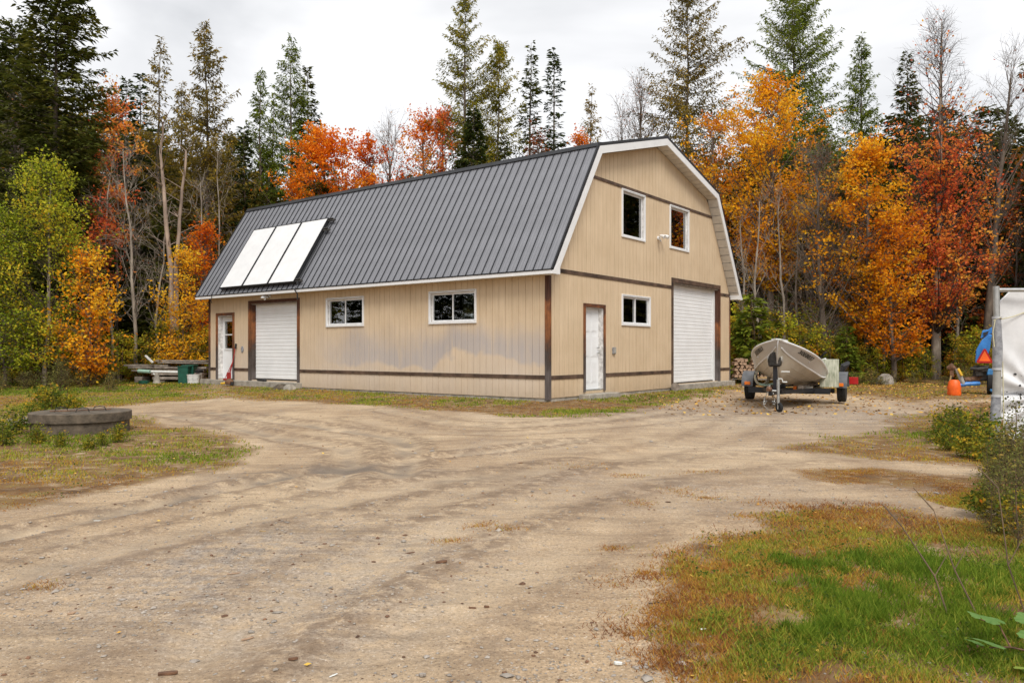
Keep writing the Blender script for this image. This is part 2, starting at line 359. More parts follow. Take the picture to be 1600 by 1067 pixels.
def cover(P, key, soft=.5):
    """0..1 vegetation cover of region with ragged edge"""
    w = np.stack([vnoise(P[:, 0], P[:, 1], 1.1, 3) - .5, vnoise(P[:, 0] + 40, P[:, 1], 1.1, 3) - .5], 1)
    Q = P + w * np.clip(P[:, 1:2] * .09, .3, 1.6)
    i = inside(Q, POLY[key]); d = edge_dist(Q, POLY[key]); s = soft * np.clip(P[:, 1] * .1, .5, 2)
    v = np.where(i, .5 + .5 * np.clip(d / s, 0, 1), .5 - .5 * np.clip(d / (s * .5), 0, 1))
    return np.clip(v, 0, 1)
def wl(pts): return np.array([gp(x, y) for x, y in pts])
RUTS = [(wl([(-300, 905), (0, 838), (180, 800), (330, 765), (470, 738), (560, 728), (660, 716), (780, 704), (900, 690)]), .11, 1.0),
        (wl([(-300, 990), (0, 905), (200, 855), (360, 815), (560, 775), (700, 752), (900, 728)]), .16, .5),
        (wl([(620, 745), (640, 718), (634, 692), (600, 678), (520, 668), (430, 658), (330, 645)]), .12, .8),
        (wl([(500, 760), (545, 725), (540, 700), (500, 690), (420, 678), (360, 664), (250, 648)]), .12, .7),
        (wl([(600, 640), (700, 660), (800, 664), (930, 655), (1050, 640)]), .14, .5),
        (wl([(560, 655), (660, 672), (800, 676), (980, 662), (1120, 645)]), .14, .4),
        (wl([(200, 1100), (420, 960), (640, 850), (820, 790), (1000, 742), (1250, 712), (1600, 715)]), .2, .35),
        (wl([(500, 1100), (700, 950), (900, 840), (1100, 775), (1300, 772), (1500, 790)]), .2, .3),
        (wl([(640, 800), (720, 770), (860, 735), (1000, 710), (1100, 690), (1180, 650)]), .16, .35)]
def rutfield(P):
    d = np.zeros(len(P)); rr = np.zeros(len(P))
    for pl, w, a in RUTS:
        m = np.full(len(P), 1e9)
        for i in range(len(pl) - 1):
            A = pl[i]; B = pl[i + 1]; ab = B - A
            t = np.clip(((P - A) @ ab) / (ab @ ab), 0, 1); m = np.minimum(m, np.hypot(*(P - A - t[:, None] * ab).T))
        w2 = w * (1 + .05 * P[:, 1])
        g = np.exp(-(m / w2) ** 2) * a; d = np.maximum(d, g)
        rr += (np.exp(-((m - 1.6 * w2) / (w2 * .6)) ** 2)) * a * .6
    return d, rr
def ground_z(P):
    x, y = P[:, 0], P[:, 1]
    near = np.clip((60 - np.hypot(x, y)) / 30, 0, 1)
    z = (vnoise(x, y, .22, 2) - .5) * .10 + (vnoise(x, y, 1.3, 3) - .5) * .022
    d, rr = rutfield(P)
    z += near * (-.045 * d + .026 * rr + (vnoise(x, y, 7, 2) - .5) * .010 * (1 + 2.5 * (d > .25)))
    z += .05 * np.clip(cover(P, 'island', 1.5) - .3, 0, 1) + .03 * cover(P, 'lawn', 1)
    far = np.clip((np.hypot(x, y) - 42) / 60, 0, 1); z += far * 1.2
    # level pad round the barn
    lx = (x - CX) * ux + (y - CY) * uy; ly = -(x - CX) * uy + (y - CY) * ux
    dd = np.maximum(np.maximum(-lx, lx - 11.12), np.maximum(-ly, ly - 14.33))
    k = np.clip((dd - .3) / 1.2, 0, 1); z = z * k + (.035 + .05 * np.clip(ly / 14, 0, 1)) * (1 - k)
    return z
TH = math.radians(37.377); ux, uy = math.sin(TH), math.cos(TH); CX, CY = .8553, 17.977
def axis(lo, a, b, hi, st, grow):
    v = list(np.arange(a, b, st)); x = b; s = st
    while x < hi: v.append(x); s *= grow; x += s
    v.append(hi); x = a; s = st
    while True:
        s *= grow; x -= s
        if x < lo: break
        v.insert(0, x)
    v.insert(0, lo); return np.array(v)
gx = axis(-300, -9, 9, 300, .075, 1.09)
yy = [2.6]
while yy[-1] < 30: yy.append(yy[-1] + max(.03, .0075 * yy[-1]))
gy = np.array(list(axis(-120, 2.2, 2.55, 2.6, .1, 1.25)[:-1]) + yy + list(np.geomspace(31, 420, 40)))
GX, GY = np.meshgrid(gx, gy); P = np.stack([GX.ravel(), GY.ravel()], 1)
Z = ground_z(P)
nx, ny = len(gx), len(gy); idx = np.arange(nx * ny).reshape(ny, nx)
F = np.stack([idx[:-1, :-1], idx[:-1, 1:], idx[1:, 1:], idx[1:, :-1]], -1).reshape(-1, 4)
cov = np.zeros(len(P))
for k_ in POLY: cov = np.maximum(cov, cover(P, k_))
outer = np.clip((P[:, 1] - 33) / 4, 0, 1); side = np.clip((np.abs(P[:, 0]) - 15) / 5, 0, 1)
forest = np.maximum(outer, side)
rd, rr_ = rutfield(P)
def patch(P, px, py, rx, ry):
    c = gp(px, py); return np.exp(-((P[:, 0] - c[0]) / rx) ** 2 - ((P[:, 1] - c[1]) / ry) ** 2)
wn_ = np.clip(vnoise(P[:, 0] * .6 + P[:, 1] * .3, P[:, 1] * 2.0, 1.6, 4) * 3.2 - 1.2, 0, 1)
wet = np.clip(np.clip(rd - .25, 0, 1) * 1.5 * np.clip(vnoise(P[:, 0], P[:, 1], 3.6, 4) * 3 - 1.0, 0, 1) + (patch(P, 470, 738, .9, .45) * 1.2 + patch(P, 560, 735, .7, .35) * .8 + patch(P, 60, 1010, .35, .15) * .9 + patch(P, 240, 790, .8, .2) * .7) * wn_, 0, 1)
grav = np.clip(patch(P, 1330, 655, 5, 4) * .9 + patch(P, 560, 860, 1.2, 1.0) * .8 + patch(P, 300, 900, 1.2, .8) * .7 + patch(P, 400, 990, 1, .5) * .7 + patch(P, 900, 760, 2.5, 1.4) * .5 + patch(P, 1100, 640, 3, 2) * .7, 0, 1)
def ground_mat():
    m, nt, b = newmat('dirt_yard'); L = nt.links
    g = N(nt, 'ShaderNodeNewGeometry'); Pn = g.outputs['Position']
    def noise(s, d=5., r=.6, st=None, dist=0.):
        n = N(nt, 'ShaderNodeTexNoise', Scale=s, Detail=d, Roughness=r, Distortion=dist)
        if st:
            q = N(nt, 'ShaderNodeMapping'); q.inputs['Scale'].default_value = st; q.inputs['Rotation'].default_value = (0, 0, math.radians(-25)); L.new(Pn, q.inputs[0]); L.new(q.outputs[0], n.inputs[0])
        else: L.new(Pn, n.inputs[0])
        return n.outputs[0]
    def A(n): return N(nt, 'ShaderNodeAttribute', attribute_name=n).outputs['Fac']
    def mixc(f, a, b_, bt='MIX'):
        n = N(nt, 'ShaderNodeMixRGB', blend_type=bt)
        for i, s in enumerate((f, a, b_)):
            if isinstance(s, (int, float)): n.inputs[i].default_value = s
            elif isinstance(s, tuple): n.inputs[i].default_value = (*s, 1)
            else: L.new(s, n.inputs[i])
        return n.outputs[0]
    def rng(s, a, b_):
        n = N(nt, 'ShaderNodeMapRange'); L.new(s, n.inputs[0]); n.inputs[1].default_value = a; n.inputs[2].default_value = b_; return n.outputs[0]
    def mul(a, b_):
        n = N(nt, 'ShaderNodeMath', operation='MULTIPLY')
        for i, s in enumerate((a, b_)):
            if isinstance(s, (int, float)): n.inputs[i].default_value = s
            else: L.new(s, n.inputs[i])
        return n.outputs[0]
    dirt = ramp(nt, [(.28, (.28, .19, .115)), (.45, (.41, .295, .185)), (.6, (.53, .40, .26)), (.75, (.65, .51, .35))], noise(.55, 7., .62, (1, .45, 1), .6)).outputs[0]
    gr = ramp(nt, [(.3, (.19, .155, .13)), (.5, (.33, .275, .225)), (.72, (.47, .41, .35))], noise(34, 3., .7)).outputs[0]
    gm = rng(noise(.7, 6., .65, (1, .5, 1), .8), .50, .66)
    mxn = N(nt, 'ShaderNodeMath', operation='MULTIPLY_ADD', use_clamp=True); L.new(A('gravel'), mxn.inputs[0]); mxn.inputs[1].default_value = .75
    L.new(mul(gm, .40), mxn.inputs[2])
    c = mixc(mul(mxn.outputs[0], rng(noise(9, 4.), .3, .6)), dirt, gr)
    c = mixc(.75, c, ramp(nt, [(.3, (.62, .60, .58)), (.5, (.98, .98, .98)), (.7, (1.3, 1.28, 1.26))], noise(48, 3., .7)).outputs[0], 'MULTIPLY')
    c = mixc(mul(rng(noise(90, 2., .6), .58, .68), .75), c, (.10, .075, .055))       # dark grains
    c = mixc(mul(rng(noise(70, 2., .6), .62, .70), .7), c, (.68, .60, .50))          # light grains
    st_ = ramp(nt, [(.32, (.62, .60, .59)), (.5, (1.0, .99, .98)), (.66, (1.20, 1.19, 1.17))], noise(2.6, 6., .7, (.22, 1.6, 1), 1.2)).outputs[0]
    c = mixc(.8, c, st_, 'MULTIPLY')
    c = mixc(mul(A('track'), rng(noise(1.8, 5., .65), .3, .6)), c, (.60, .475, .33))
    c = mixc(mul(A('rim'), rng(noise(7, 5., .7), .42, .54)), c, (.17, .115, .075))
    c = mixc(mul(A('wet'), .85), c, (.15, .115, .085))
    soil = ramp(nt, [(.3, (.09, .05, .025)), (.5, (.19, .105, .04)), (.7, (.24, .18, .06))], noise(3.0, 6.)).outputs[0]
    c = mixc(mul(rng(A('cover'), .35, .75), rng(noise(5, 5.), .25, .5)), c, soil)
    duff = ramp(nt, [(.3, (.05, .032, .018)), (.55, (.12, .075, .035)), (.75, (.22, .15, .06))], noise(6.0, 6.)).outputs[0]
    c = mixc(A('forest'), c, duff)
    L.new(c, b.inputs['Base Color'])
    rr = N(nt, 'ShaderNodeMapRange'); L.new(A('wet'), rr.inputs[0]); rr.inputs[3].default_value = .9; rr.inputs[4].default_value = .38; L.new(rr.outputs[0], b.inputs['Roughness'])
    b.inputs['Specular IOR Level'].default_value = .3
    hb = N(nt, 'ShaderNodeMath', operation='MULTIPLY_ADD'); L.new(noise(55, 4., .75), hb.inputs[0]); hb.inputs[1].default_value = .5; L.new(noise(9, 5., .7), hb.inputs[2])
    bp = N(nt, 'ShaderNodeBump', Strength=.65, Distance=.035); L.new(hb.outputs[0], bp.inputs['Height']); L.new(bp.outputs[0], b.inputs['Normal'])
    return m
gme = npmesh('ground', np.stack([P[:, 0], P[:, 1], Z], 1), F, ground_mat(), smooth=True, attrs={'track': np.clip(rd * .7, 0, .6), 'rim': np.clip(rr_ * 2.2, 0, .68), 'cover': cov, 'forest': forest, 'wet': wet, 'gravel': grav})
go = link('ground', gme); tag(go, kind='structure')
def gz(x, y): return float(ground_z(np.array([[x, y]]))[0])

# ------------------------------------------------------------------ barn
barn = thing('barn', 'tan gambrel barn with grey ribbed metal roof and white garage doors', 'barn', (CX, CY, 0), math.atan2(uy, ux))
SID = siding_mat(barn); TRIM = trim_mat(barn)
BW, BL = 11.12, 14.33                       # gable width (local x), length (local y)
prof = [(-.33, 3.11), (1.74, 6.40), (5.56, 7.42), (9.38, 6.40), (11.45, 3.11)]
SO = .24                                    # roof structure depth under the metal
def ztop(u):                                # top of the gable wall
    k1 = 3.29 / 2.07; k2 = 1.02 / 3.82
    uu = u if u < 5.56 else 11.12 - u
    return min(3.11 + (uu + .33) * k1 - SO * math.hypot(1, k1), 6.40 + (uu - 1.74) * k2 - SO * math.hypot(1, k2))
BWD = .2032
def wall_backing(parent, regions, openings, axis_, d0, d1, name='sheathing'):
    """sheathing sheet between depths d0 (front) and d1, cut round the openings; regions=(a0,a1,zb,ztopfn)"""
    a0, a1, zb, zt = regions; mb = MB()
    cuts = sorted({a0, a1, *[o[0] for o in openings], *[o[1] for o in openings], *(np.linspace(a0, a1, 13).tolist() if callable(zt) else [])} | ({1.74, 5.56, 9.38} if callable(zt) else set()))
    cuts = [c for c in cuts if a0 <= c <= a1]
    for p, q in zip(cuts[:-1], cuts[1:]):
        mid = (p + q) / 2; zs = [(zb, None)]
        blk = sorted([(o[2], o[3]) for o in openings if o[0] < mid < o[1]])
        lo = zb; segs = []
        for b0, b1 in blk:
            if b0 > lo: segs.append((lo, b0, False))
            lo = b1
        segs.append((lo, None, True))
        for s0, s1, top in segs:
            if top: tp, tq = (zt(p), zt(q)) if callable(zt) else (zt, zt)
            else: tp = tq = s1
            pts = [(p, s0), (q, s0), (q, tq), (p, tp)]
            mb.prism(pts, 'y' if axis_ == 'x' else 'x', d0, d1)
    return mb.obj(name, SID, parent)
def boards(parent, a0, a1, zb, ztf, openings, axis_, d0, d1, joined=False):
    n = int(math.ceil((a1 - a0) / BWD - 1e-6)); big = MB(); cnt = 0
    for i in range(n):
        p = a0 + i * BWD + .005; q = min(a0 + (i + 1) * BWD - .005, a1)
        if q - p < .02: continue
        # split board by openings (openings trimmed to board coverage)
        cols = sorted({p, q, *[o[0] for o in openings if p < o[0] < q], *[o[1] for o in openings if p < o[1] < q]})
        for c0, c1 in zip(cols[:-1], cols[1:]):
            if c1 - c0 < .012: continue
            mid = (c0 + c1) / 2; lo = zb; segs = []
            zt = min(ztf(c0), ztf(c1)) if callable(ztf) else ztf
            for b0, b1 in sorted([(o[2], o[3]) for o in openings if o[0] < mid < o[1] and o[3] > zb and o[2] < zt]):
                if b0 > lo + .01: segs.append((lo, b0, False))
                lo = max(lo, b1)
            if lo < zt - .01: segs.append((lo, None, True))
            for s0, s1, top in segs:
                if top: tp, tq = (ztf(c0), ztf(c1)) if callable(ztf) else (ztf, ztf)
                else: tp = tq = s1
                jit = random.uniform(-.0012, .0012)
                mb = big if joined else MB()
                mb.prism([(c0, s0), (c1, s0), (c1, tq), (c0, tp)], 'y' if axis_ == 'x' else 'x', d0 + jit, d1)
                if not joined: mb.obj('siding_board', SID, parent); cnt += 1
    if joined: o = big.obj('siding_boards', SID, parent); o['kind'] = 'stuff'
    return cnt
# openings: (a0,a1,z0,z1)
g_open = [(1.61, 2.51, .22, 2.34), (6.61, 10.15, .21, 3.31), (3.50, 5.085, 1.96, 2.73), (3.50, 4.77, 4.355, 5.59), (6.42, 7.71, 4.355, 5.59)]
s_open = [(12.89, 13.79, .29, 2.43), (9.41, 11.87, .28, 2.77), (6.42, 7.995, 1.975, 2.755), (2.235, 3.795, 1.975, 2.755)]
gwall = wall_backing(barn, (0.0, BW, .12, ztop), g_open, 'x', .012, .14, 'gable_wall')
# trims that the boards stop at (band boards)
UB, MBD, LB = (5.640, 5.715), (3.105, 3.20), (.56, .65)
blk = [(1.53, 2.585, .0, 2.43), (6.516, 10.245, 0, 3.445)]
f0, f1 = 0.0, .0118
n1 = boards(gwall, 0.05, BW, .12, LB[0], g_open + blk, 'x', f0, f1)
n2 = boards(gwall, 0.05, BW, LB[1], MBD[0], g_open + blk, 'x', f0, f1)
n3 = boards(gwall, 0.05, BW, MBD[1], lambda u: min(ztop(u), UB[0]), g_open + blk, 'x', f0, f1)
lim = [u for u in np.linspace(0, BW, 400) if ztop(u) > UB[1] + .03]
n4 = boards(gwall, lim[0], lim[-1], UB[1], ztop, g_open, 'x', f0, f1)
swall = wall_backing(barn, (.15, BL, .12, 3.10), s_open, 'y', .012, .14, 'side_wall')
sblk = [(12.80, 13.88, 0, 2.52), (9.303, 11.976, 0, 2.866)]
n5 = boards(swall, 0.06, BL, LB[1] + .01, 3.09, s_open + sblk, 'y', f0, f1)
n6 = boards(swall, 0.06, BL, .12, LB[0] + .01, s_open + sblk, 'y', f0, f1)
print('boards', n1, n2, n3, n4, n5, n6)
# hidden walls
MB().prism([(0, .12), (BW, .12)] + [(u, ztop(u)) for u in (BW, 9.38, 5.56, 1.74, 0)], 'y', BL - .14, BL).obj('rear_gable_wall', SID, barn)
box('rear_side_wall', SID, barn, BW - .14, BW, .15, BL - .15, .12, 3.09)
# foundation, floor
fo = MB(); fo.box(.02, BW - .02, .02, .2, -.4, .12); fo.box(.02, .2, .2, BL - .02, -.4, .12); fo.box(BW - .2, BW - .02, .2, BL - .02, -.4, .12); fo.box(.2, BW - .2, BL - .2, BL - .02, -.4, .12)
fo.obj('foundation', M['concrete'], barn)
box('floor_slab', M['concrete'], barn, .201, BW - .201, .201, BL - .201, -.1, .18)
box('loft_floor', M['grey_wood'], barn, .16, BW - .16, .16, BL - .16, 3.3, 3.42)
# concrete aprons
box('door_step', M['concrete'], barn, 1.33, 2.87, -.31, .018, -.2, .155, .012)
box('door_apron', M['concrete'], barn, 6.50, 11.22, -.17, .018, -.2, .20, .012)
box('door_apron', M['concrete'], barn, -.22, .018, 9.20, 14.55, -.2, .25, .012)
# bands and trims (gable: y from -.022 to 0)
def tb(name, x0, x1, z0, z1, d=-.022, e=.0, m=TRIM): return box(name, m, barn, x0, x1, d, e, z0, z1, .003)
DW = M['dark_wood']
def lean_end(z): # u where wall top passes z
    return [u for u in np.linspace(0, 5.5, 600) if ztop(u) > z][0]
e0 = lean_end(UB[1]); MB().prism([(e0 - .02, UB[0]), (BW - e0 + .02, UB[0]), (BW - e0, UB[1]), (e0, UB[1])], 'y', -.024, 0).obj('trim_band', DW, barn)
tb('trim_band', .09, 6.515, *MBD, m=DW); tb('trim_band', 10.246, BW - .03, *MBD, m=DW)
tb('trim_band', .09, 1.529, *LB, m=DW); tb('trim_band', 2.586, 6.515, *LB, m=DW); tb('trim_band', 10.246, BW - .03, *LB, m=DW)
# side bands (x from -.022 to 0)
def sb(name, y0, y1, z0, z1, d=-.022, e=.0, m=TRIM): return box(name, m, barn, d, e, y0, y1, z0, z1, .003)
sb('trim_band', .09, 9.302, LB[0] + .01, LB[1] + .01, m=DW); sb('trim_band', 11.977, 12.799, LB[0] + .01, LB[1] + .01, m=DW); sb('trim_band', 13.881, 14.24, LB[0] + .01, LB[1] + .01, m=DW)
# corner boards
box('corner_board', TRIM, barn, -.026, .088, -.026, .0, .08, 3.06, .003); box('corner_board', TRIM, barn, -.026, .0, .002, .088, .08, 3.06, .003)
sb('corner_board', 14.245, 14.35, .1, 3.06); tb('corner_board', BW - .028, BW + .03, .12, 3.10, m=TRIM)
# gable small door: trim, jamb, door
tb('door_trim', 1.53, 1.608, .20, 2.43, -.035); tb('door_trim', 2.512, 2.585, .20, 2.43, -.035); tb('door_trim', 1.6085, 2.5115, 2.343, 2.43, -.034)
def gdoor():
    d = box('entry_door', M['white_door'], barn, 1.63, 2.46, .115, .15, .25, 2.32, .004)
    for r, (z0, z1) in enumerate([(.42, .98), (1.08, 1.62), (1.72, 2.2)]):
        for x0, x1 in ((1.73, 2.0), (2.09, 2.36)):
            p = MB(); p.box(x0, x1, .109, .1145, z0, z1).box(x0 + .03, x1 - .03, .104, .1087, z0 + .03, z1 - .03).obj('door_panel', M['white_door'], d)
    for z, r in ((1.18, .028), (1.32, .022)):
        MB().lathe([(.0, 0), (r * .6, .002), (r * .5, .035), (r, .045), (r * .9, .07), (0, .075)], 14, Matrix.Translation((2.38, .114, z)) @ Matrix.Rotation(PI / 2, 4, 'X')).obj('door_handle', M['galv'], d, True)
    box('threshold', M['galv'], d, 1.612, 2.508, .02, .15, .221, .247)
gdoor()
jm = M['white_dirty']
box('door_jamb', jm, barn, 2.462, 2.509, .001, .16, .248, 2.338); box('door_jamb', jm, barn, 1.612, 1.628, .001, .16, .248, 2.338); box('door_jamb', jm, barn, 1.63, 2.46, .001, .16, 2.322, 2.3385)
# big roll door on the gable
tb('door_trim', 6.516, 6.609, .19, 3.445, -.035, m=DW); tb('door_trim', 10.152, 10.245, .19, 3.445, -.035); tb('door_trim', 6.6095, 10.1515, 3.312, 3.445, -.034, m=DW)
box('door_jamb', TRIM, barn, 10.118, 10.148, .001, .18, .2, 3.308); box('door_jamb', TRIM, barn, 6.612, 6.64, .001, .18, .2, 3.308); box('door_jamb', M['grey_wood'], barn, 6.641, 10.117, .001, .18, 3.27, 3.309)
def roll_door(a0, a1, z0, z1, ax, dep, nsl):
    rails = []
    P_ = barn
    d = thing('roll_door', None, None); d.parent = P_; del_ = None
    h = (z1 - z0) / nsl
    for i in range(nsl):
        s0 = z0 + i * h; pts = [(dep, s0 + .001), (dep - .006, s0 + .022), (dep - .006, s0 + h - .022), (dep, s0 + h), (dep + .012, s0 + h), (dep + .012, s0 + .001)]
        mb = MB()
        if ax == 'x': mb.prism(pts, 'x', a0, a1)
        else:
            mb.prism([(p[0], p[1]) for p in pts], 'y', a0, a1)
        mb.obj('door_slat', M['white_door'], d)
    return d
rd1 = roll_door(6.70, 9.98, .25, 3.27, 'x', .155, 27)
box('door_jamb', M['white'], barn, 9.99, 10.116, .12, .18, .2, 3.268); box('door_jamb', M['black_metal'], barn, 6.642, 6.695, .12, .18, .2, 3.268)
box('bottom_bar', M['greasy'], rd1, 6.70, 9.98, .138, .17, .205, .248)
# side garage door and small door
sb('door_trim', 9.303, 9.408, .26, 2.866, -.035); sb('door_trim', 11.872, 11.976, .26, 2.866, -.035); sb('door_trim', 9.4085, 11.8715, 2.772, 2.866, -.034)
box('door_jamb', TRIM, barn, .001, .2, 11.83, 11.868, .26, 2.768); box('door_jamb', TRIM, barn, .001, .2, 9.412, 9.44, .26, 2.768); box('door_jamb', M['grey_wood'], barn, .001, .2, 9.441, 11.829, 2.74, 2.769)
rd2 = roll_door(9.45, 11.81, .33, 2.74, 'y', .155, 21)
box('bottom_bar', M['greasy'], rd2, .138, .17, 9.45, 11.81, .28, .328)
sb('door_trim', 12.80, 12.887, .26, 2.52, -.035); sb('door_trim', 13.793, 13.88, .26, 2.52, -.035); sb('door_trim', 12.8875, 13.7925, 2.433, 2.52, -.034)
box('door_jamb', jm, barn, .001, .2, 13.755, 13.788, .28, 2.428); box('door_jamb', jm, barn, .001, .2, 12.892, 12.92, .28, 2.428); box('door_jamb', jm, barn, .001, .2, 12.921, 13.754, 2.40, 2.429)
d2 = MB(); d2.box(.16, .20, 12.93, 13.75, .30, 1.30).box(.16, .20, 12.93, 13.06, 1.30, 2.39).box(.16, .20, 13.62, 13.75, 1.30, 2.39).box(.16, .20, 13.06, 13.62, 2.24, 2.39)
d2 = d2.obj('entry_door', M['white_door'], barn)
fr = MB(); fr.box(.14, .159, 13.02, 13.07, 1.26, 2.28).box(.14, .159, 13.61, 13.66, 1.26, 2.28).box(.14, .159, 13.07, 13.61, 1.26, 1.31).box(.14, .159, 13.07, 13.61, 2.23, 2.28).box(.14, .159, 13.07, 13.61, 1.76, 1.80)
fr.obj('window_frame', M['white'], d2); box('window_pane', M['glass'], d2, .165, .17, 13.07, 13.61, 1.31, 2.23)
box('threshold', M['galv'], d2, .02, .2, 12.895, 13.785, .26, .298)
# windows
def window(ax, a0, a1, z0, z1, slider=True, lit=None):
    def bx(mb, p, q, d0, d1, s0, s1): return mb.box(p, q, d0, d1, s0, s1) if ax == 'x' else mb.box(d0, d1, p, q, s0, s1)
    f = .055; mb = MB()
    bx(mb, a0, a1, -.035, .014, z1 - f, z1); bx(mb, a0, a1, -.035, .014, z0, z0 + f); bx(mb, a0, a0 + f, -.035, .014, z0 + f, z1 - f); bx(mb, a1 - f, a1, -.035, .014, z0 + f, z1 - f)
    w = mb.obj('window', M['white'], barn, bevel=.004)
    i0, i1, j0, j1 = a0 + f, a1 - f, z0 + f, z1 - f
    lb = MB(); t = .03                                           # deep white jamb liner
    bx(lb, i0, i0 + .012, .0145, .15, j0, j1); bx(lb, i1 - .012, i1, .0145, .15, j0, j1); bx(lb, i0 + .012, i1 - .012, .0145, .15, j1 - .012, j1); bx(lb, i0 + .012, i1 - .012, .0145, .15, j0, j0 + .012)
    lb.obj('jamb_liner', M['white_dirty'], w)
    hb = MB(); bx(hb, a0 + .02, a1 - .02, -.0365, -.0352, z1 - f + .02, z1 - f + .027); hb.obj('drip_groove', M['black_metal'], w)
    i0 += .012; i1 -= .012; j0 += .012; j1 -= .012
    def sash(p, q, dd):
        s = MB(); e = .035
        bx(s, p, q, dd, dd + .025, j1 - e, j1); bx(s, p, q, dd, dd + .025, j0, j0 + e); bx(s, p, p + e, dd, dd + .025, j0 + e, j1 - e); bx(s, q - e, q, dd, dd + .025, j0 + e, j1 - e)
        s.obj('sash', M['white'], w)
        g = MB(); bx(g, p + e, q - e, dd + .01, dd + .016, j0 + e, j1 - e); g.obj('window_pane', M['glass'], w)
    if slider:
        mid = (i0 + i1) / 2; near = ax == 'x'
        if ax == 'x': sash(i0, mid + .02, .05); sash(mid - .02, i1, .02)
        else: sash(i0, mid + .02, .02); sash(mid - .02, i1, .05)
    else: sash(i0, i1, .05)
    return w
window('y', 6.378, 8.036, 1.935, 2.795); window('y', 2.194, 3.836, 1.935, 2.795)
window('x', 3.459, 5.125, 1.92, 2.77)
window('x', 3.46, 4.81, 4.315, 5.632, False); window('x', 6.38, 7.75, 4.315, 5.632, False)
# things seen inside
bxo = thing('wooden_box', 'orange plywood box standing inside behind the window nearest the barn corner', 'box', (0, 0, 0))
def bl(x, y, z=0): return (CX + x * ux - y * uy, CY + x * uy + y * ux, z)
bxo.location = bl(.55, 3.4, 0); bxo.rotation_euler = barn.rotation_euler
box('box_side', M['pale_wood'], bxo, -.25, .25, -.5, .45, .9, 2.28, .01); box('shelf', M['grey_wood'], bxo, -.3, .3, -.6, .6, .86, .898)
pb = MB().lathe([(0, 0), (.08, 0), (.09, .3), (0, .3)], 16).obj('paper_roll', M['white_dirty'], None, True); pb.location = bl(.5, 3.62, 2.281); tag(pb, 'pale roll standing on the plywood box behind the window', 'roll')
# roof ---------------------------------------------------------------
y0r, y1r = -.33, 14.66
def slope_panels(pa, pb, name, joined=False, npan=58, lap=0):
    (xa, za), (xb, zb) = pa, pb; L_ = math.hypot(xb - xa, zb - za); dx, dz = (xb - xa) / L_, (zb - za) / L_; nxn, nzn = -dz, dx
    if nzn < 0: nxn, nzn = -nxn, -nzn
    w = (y1r - y0r) / npan
    # cross-section of one panel across y: (y, h)
    sec = [(0, 0), (.004, -.003), (.014, -.003), (.018, .024), (.030, .024), (.034, 0), (w * .38, 0), (w * .38 + .012, .005), (w * .38 + .03, .005), (w * .38 + .042, 0), (w * .7, 0), (w * .7 + .012, .005), (w * .7 + .03, .005), (w * .7 + .042, 0), (w - .0005, 0)]
    th = .006; k = len(sec)
    vs = []
    for s_, in ((0,), (L_,)):
        for (yv, h) in sec: vs.append((xa + dx * s_ + nxn * h, yv, za + dz * s_ + nzn * h))
    for s_, in ((0,), (L_,)):
        for (yv, h) in sec: vs.append((xa + dx * s_ + nxn * (min(h, 0) - th), yv, za + dz * s_ + nzn * (min(h, 0) - th)))
    fs = [(i, i + 1, k + i + 1, k + i) for i in range(k - 1)] + [(2 * k + i + 1, 2 * k + i, 3 * k + i, 3 * k + i + 1) for i in range(k - 1)]
    fs += [(i + 1, i, 2 * k + i, 2 * k + i + 1) for i in range(k - 1)] + [(k + i, k + i + 1, 3 * k + i + 1, 3 * k + i) for i in range(k - 1)]
    mb = MB(); 
    if joined:
        for i in range(npan): mb.add([(x, y + y0r + i * w, z) for x, y, z in vs], fs)
        o = mb.obj(name, M['roof_metal'], barn); o['kind'] = 'stuff'; return o
    mb.add(vs, fs); me = mb.mesh('roof_panel', M['roof_metal']); me.materials.append(M['rib_dark'])
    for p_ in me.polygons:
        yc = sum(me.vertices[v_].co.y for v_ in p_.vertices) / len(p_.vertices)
        if .010 < yc < .033: p_.material_index = 1  # faces across the rib get a darker colour than the sheet
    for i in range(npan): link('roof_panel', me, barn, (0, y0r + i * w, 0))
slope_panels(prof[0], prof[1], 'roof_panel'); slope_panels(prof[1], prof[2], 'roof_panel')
slope_panels(prof[3], prof[2], 'rear_roof_panel', True); slope_panels(prof[4], prof[3], 'rear_roof_panel', True)
# roof deck (structure under the metal)
def offset(pts, d):
    out = []
    for i, p in enumerate(pts):
        ns = []
        for a, b in ((i - 1, i), (i, i + 1)):
            if a < 0 or b >= len(pts): continue
            ex, ez = pts[b][0] - pts[a][0], pts[b][1] - pts[a][1]; l = math.hypot(ex, ez); ns.append((ez / l, -ex / l))
        if len(ns) == 1: n = ns[0]; out.append((p[0] + n[0] * d, p[1] + n[1] * d))
        else:
            bx_, bz_ = ns[0][0] + ns[1][0], ns[0][1] + ns[1][1]; l = math.hypot(bx_, bz_); bx_ /= l; bz_ /= l
            c = bx_ * ns[0][0] + bz_ * ns[0][1]; out.append((p[0] + bx_ * d / c, p[1] + bz_ * d / c))
    return out
def strip(name, m, d0, d1, ya, yb, parent=barn, cut=None):
    A, B = offset(prof, d0), offset(prof, d1); mb = MB()
    for i in range(4):
        q = [A[i], A[i + 1], B[i + 1], B[i]]; mb.prism(q, 'y', ya, yb)
    return mb.obj(name, m, parent)
strip('roof_deck', M['grey_wood'], .03, .10, y0r + .04, y1r - .04)
strip('rake_edge', M['black_metal'], -.035, .045, y0r - .014, y0r + .005); strip('rake_edge', M['black_metal'], -.035, .045, y1r - .005, y1r + .014)
strip('rake_board', M['white'], .046, .235, y0r - .010, y0r + .018); strip('rake_board', M['white'], .046, .235, y1r - .018, y1r + .010)
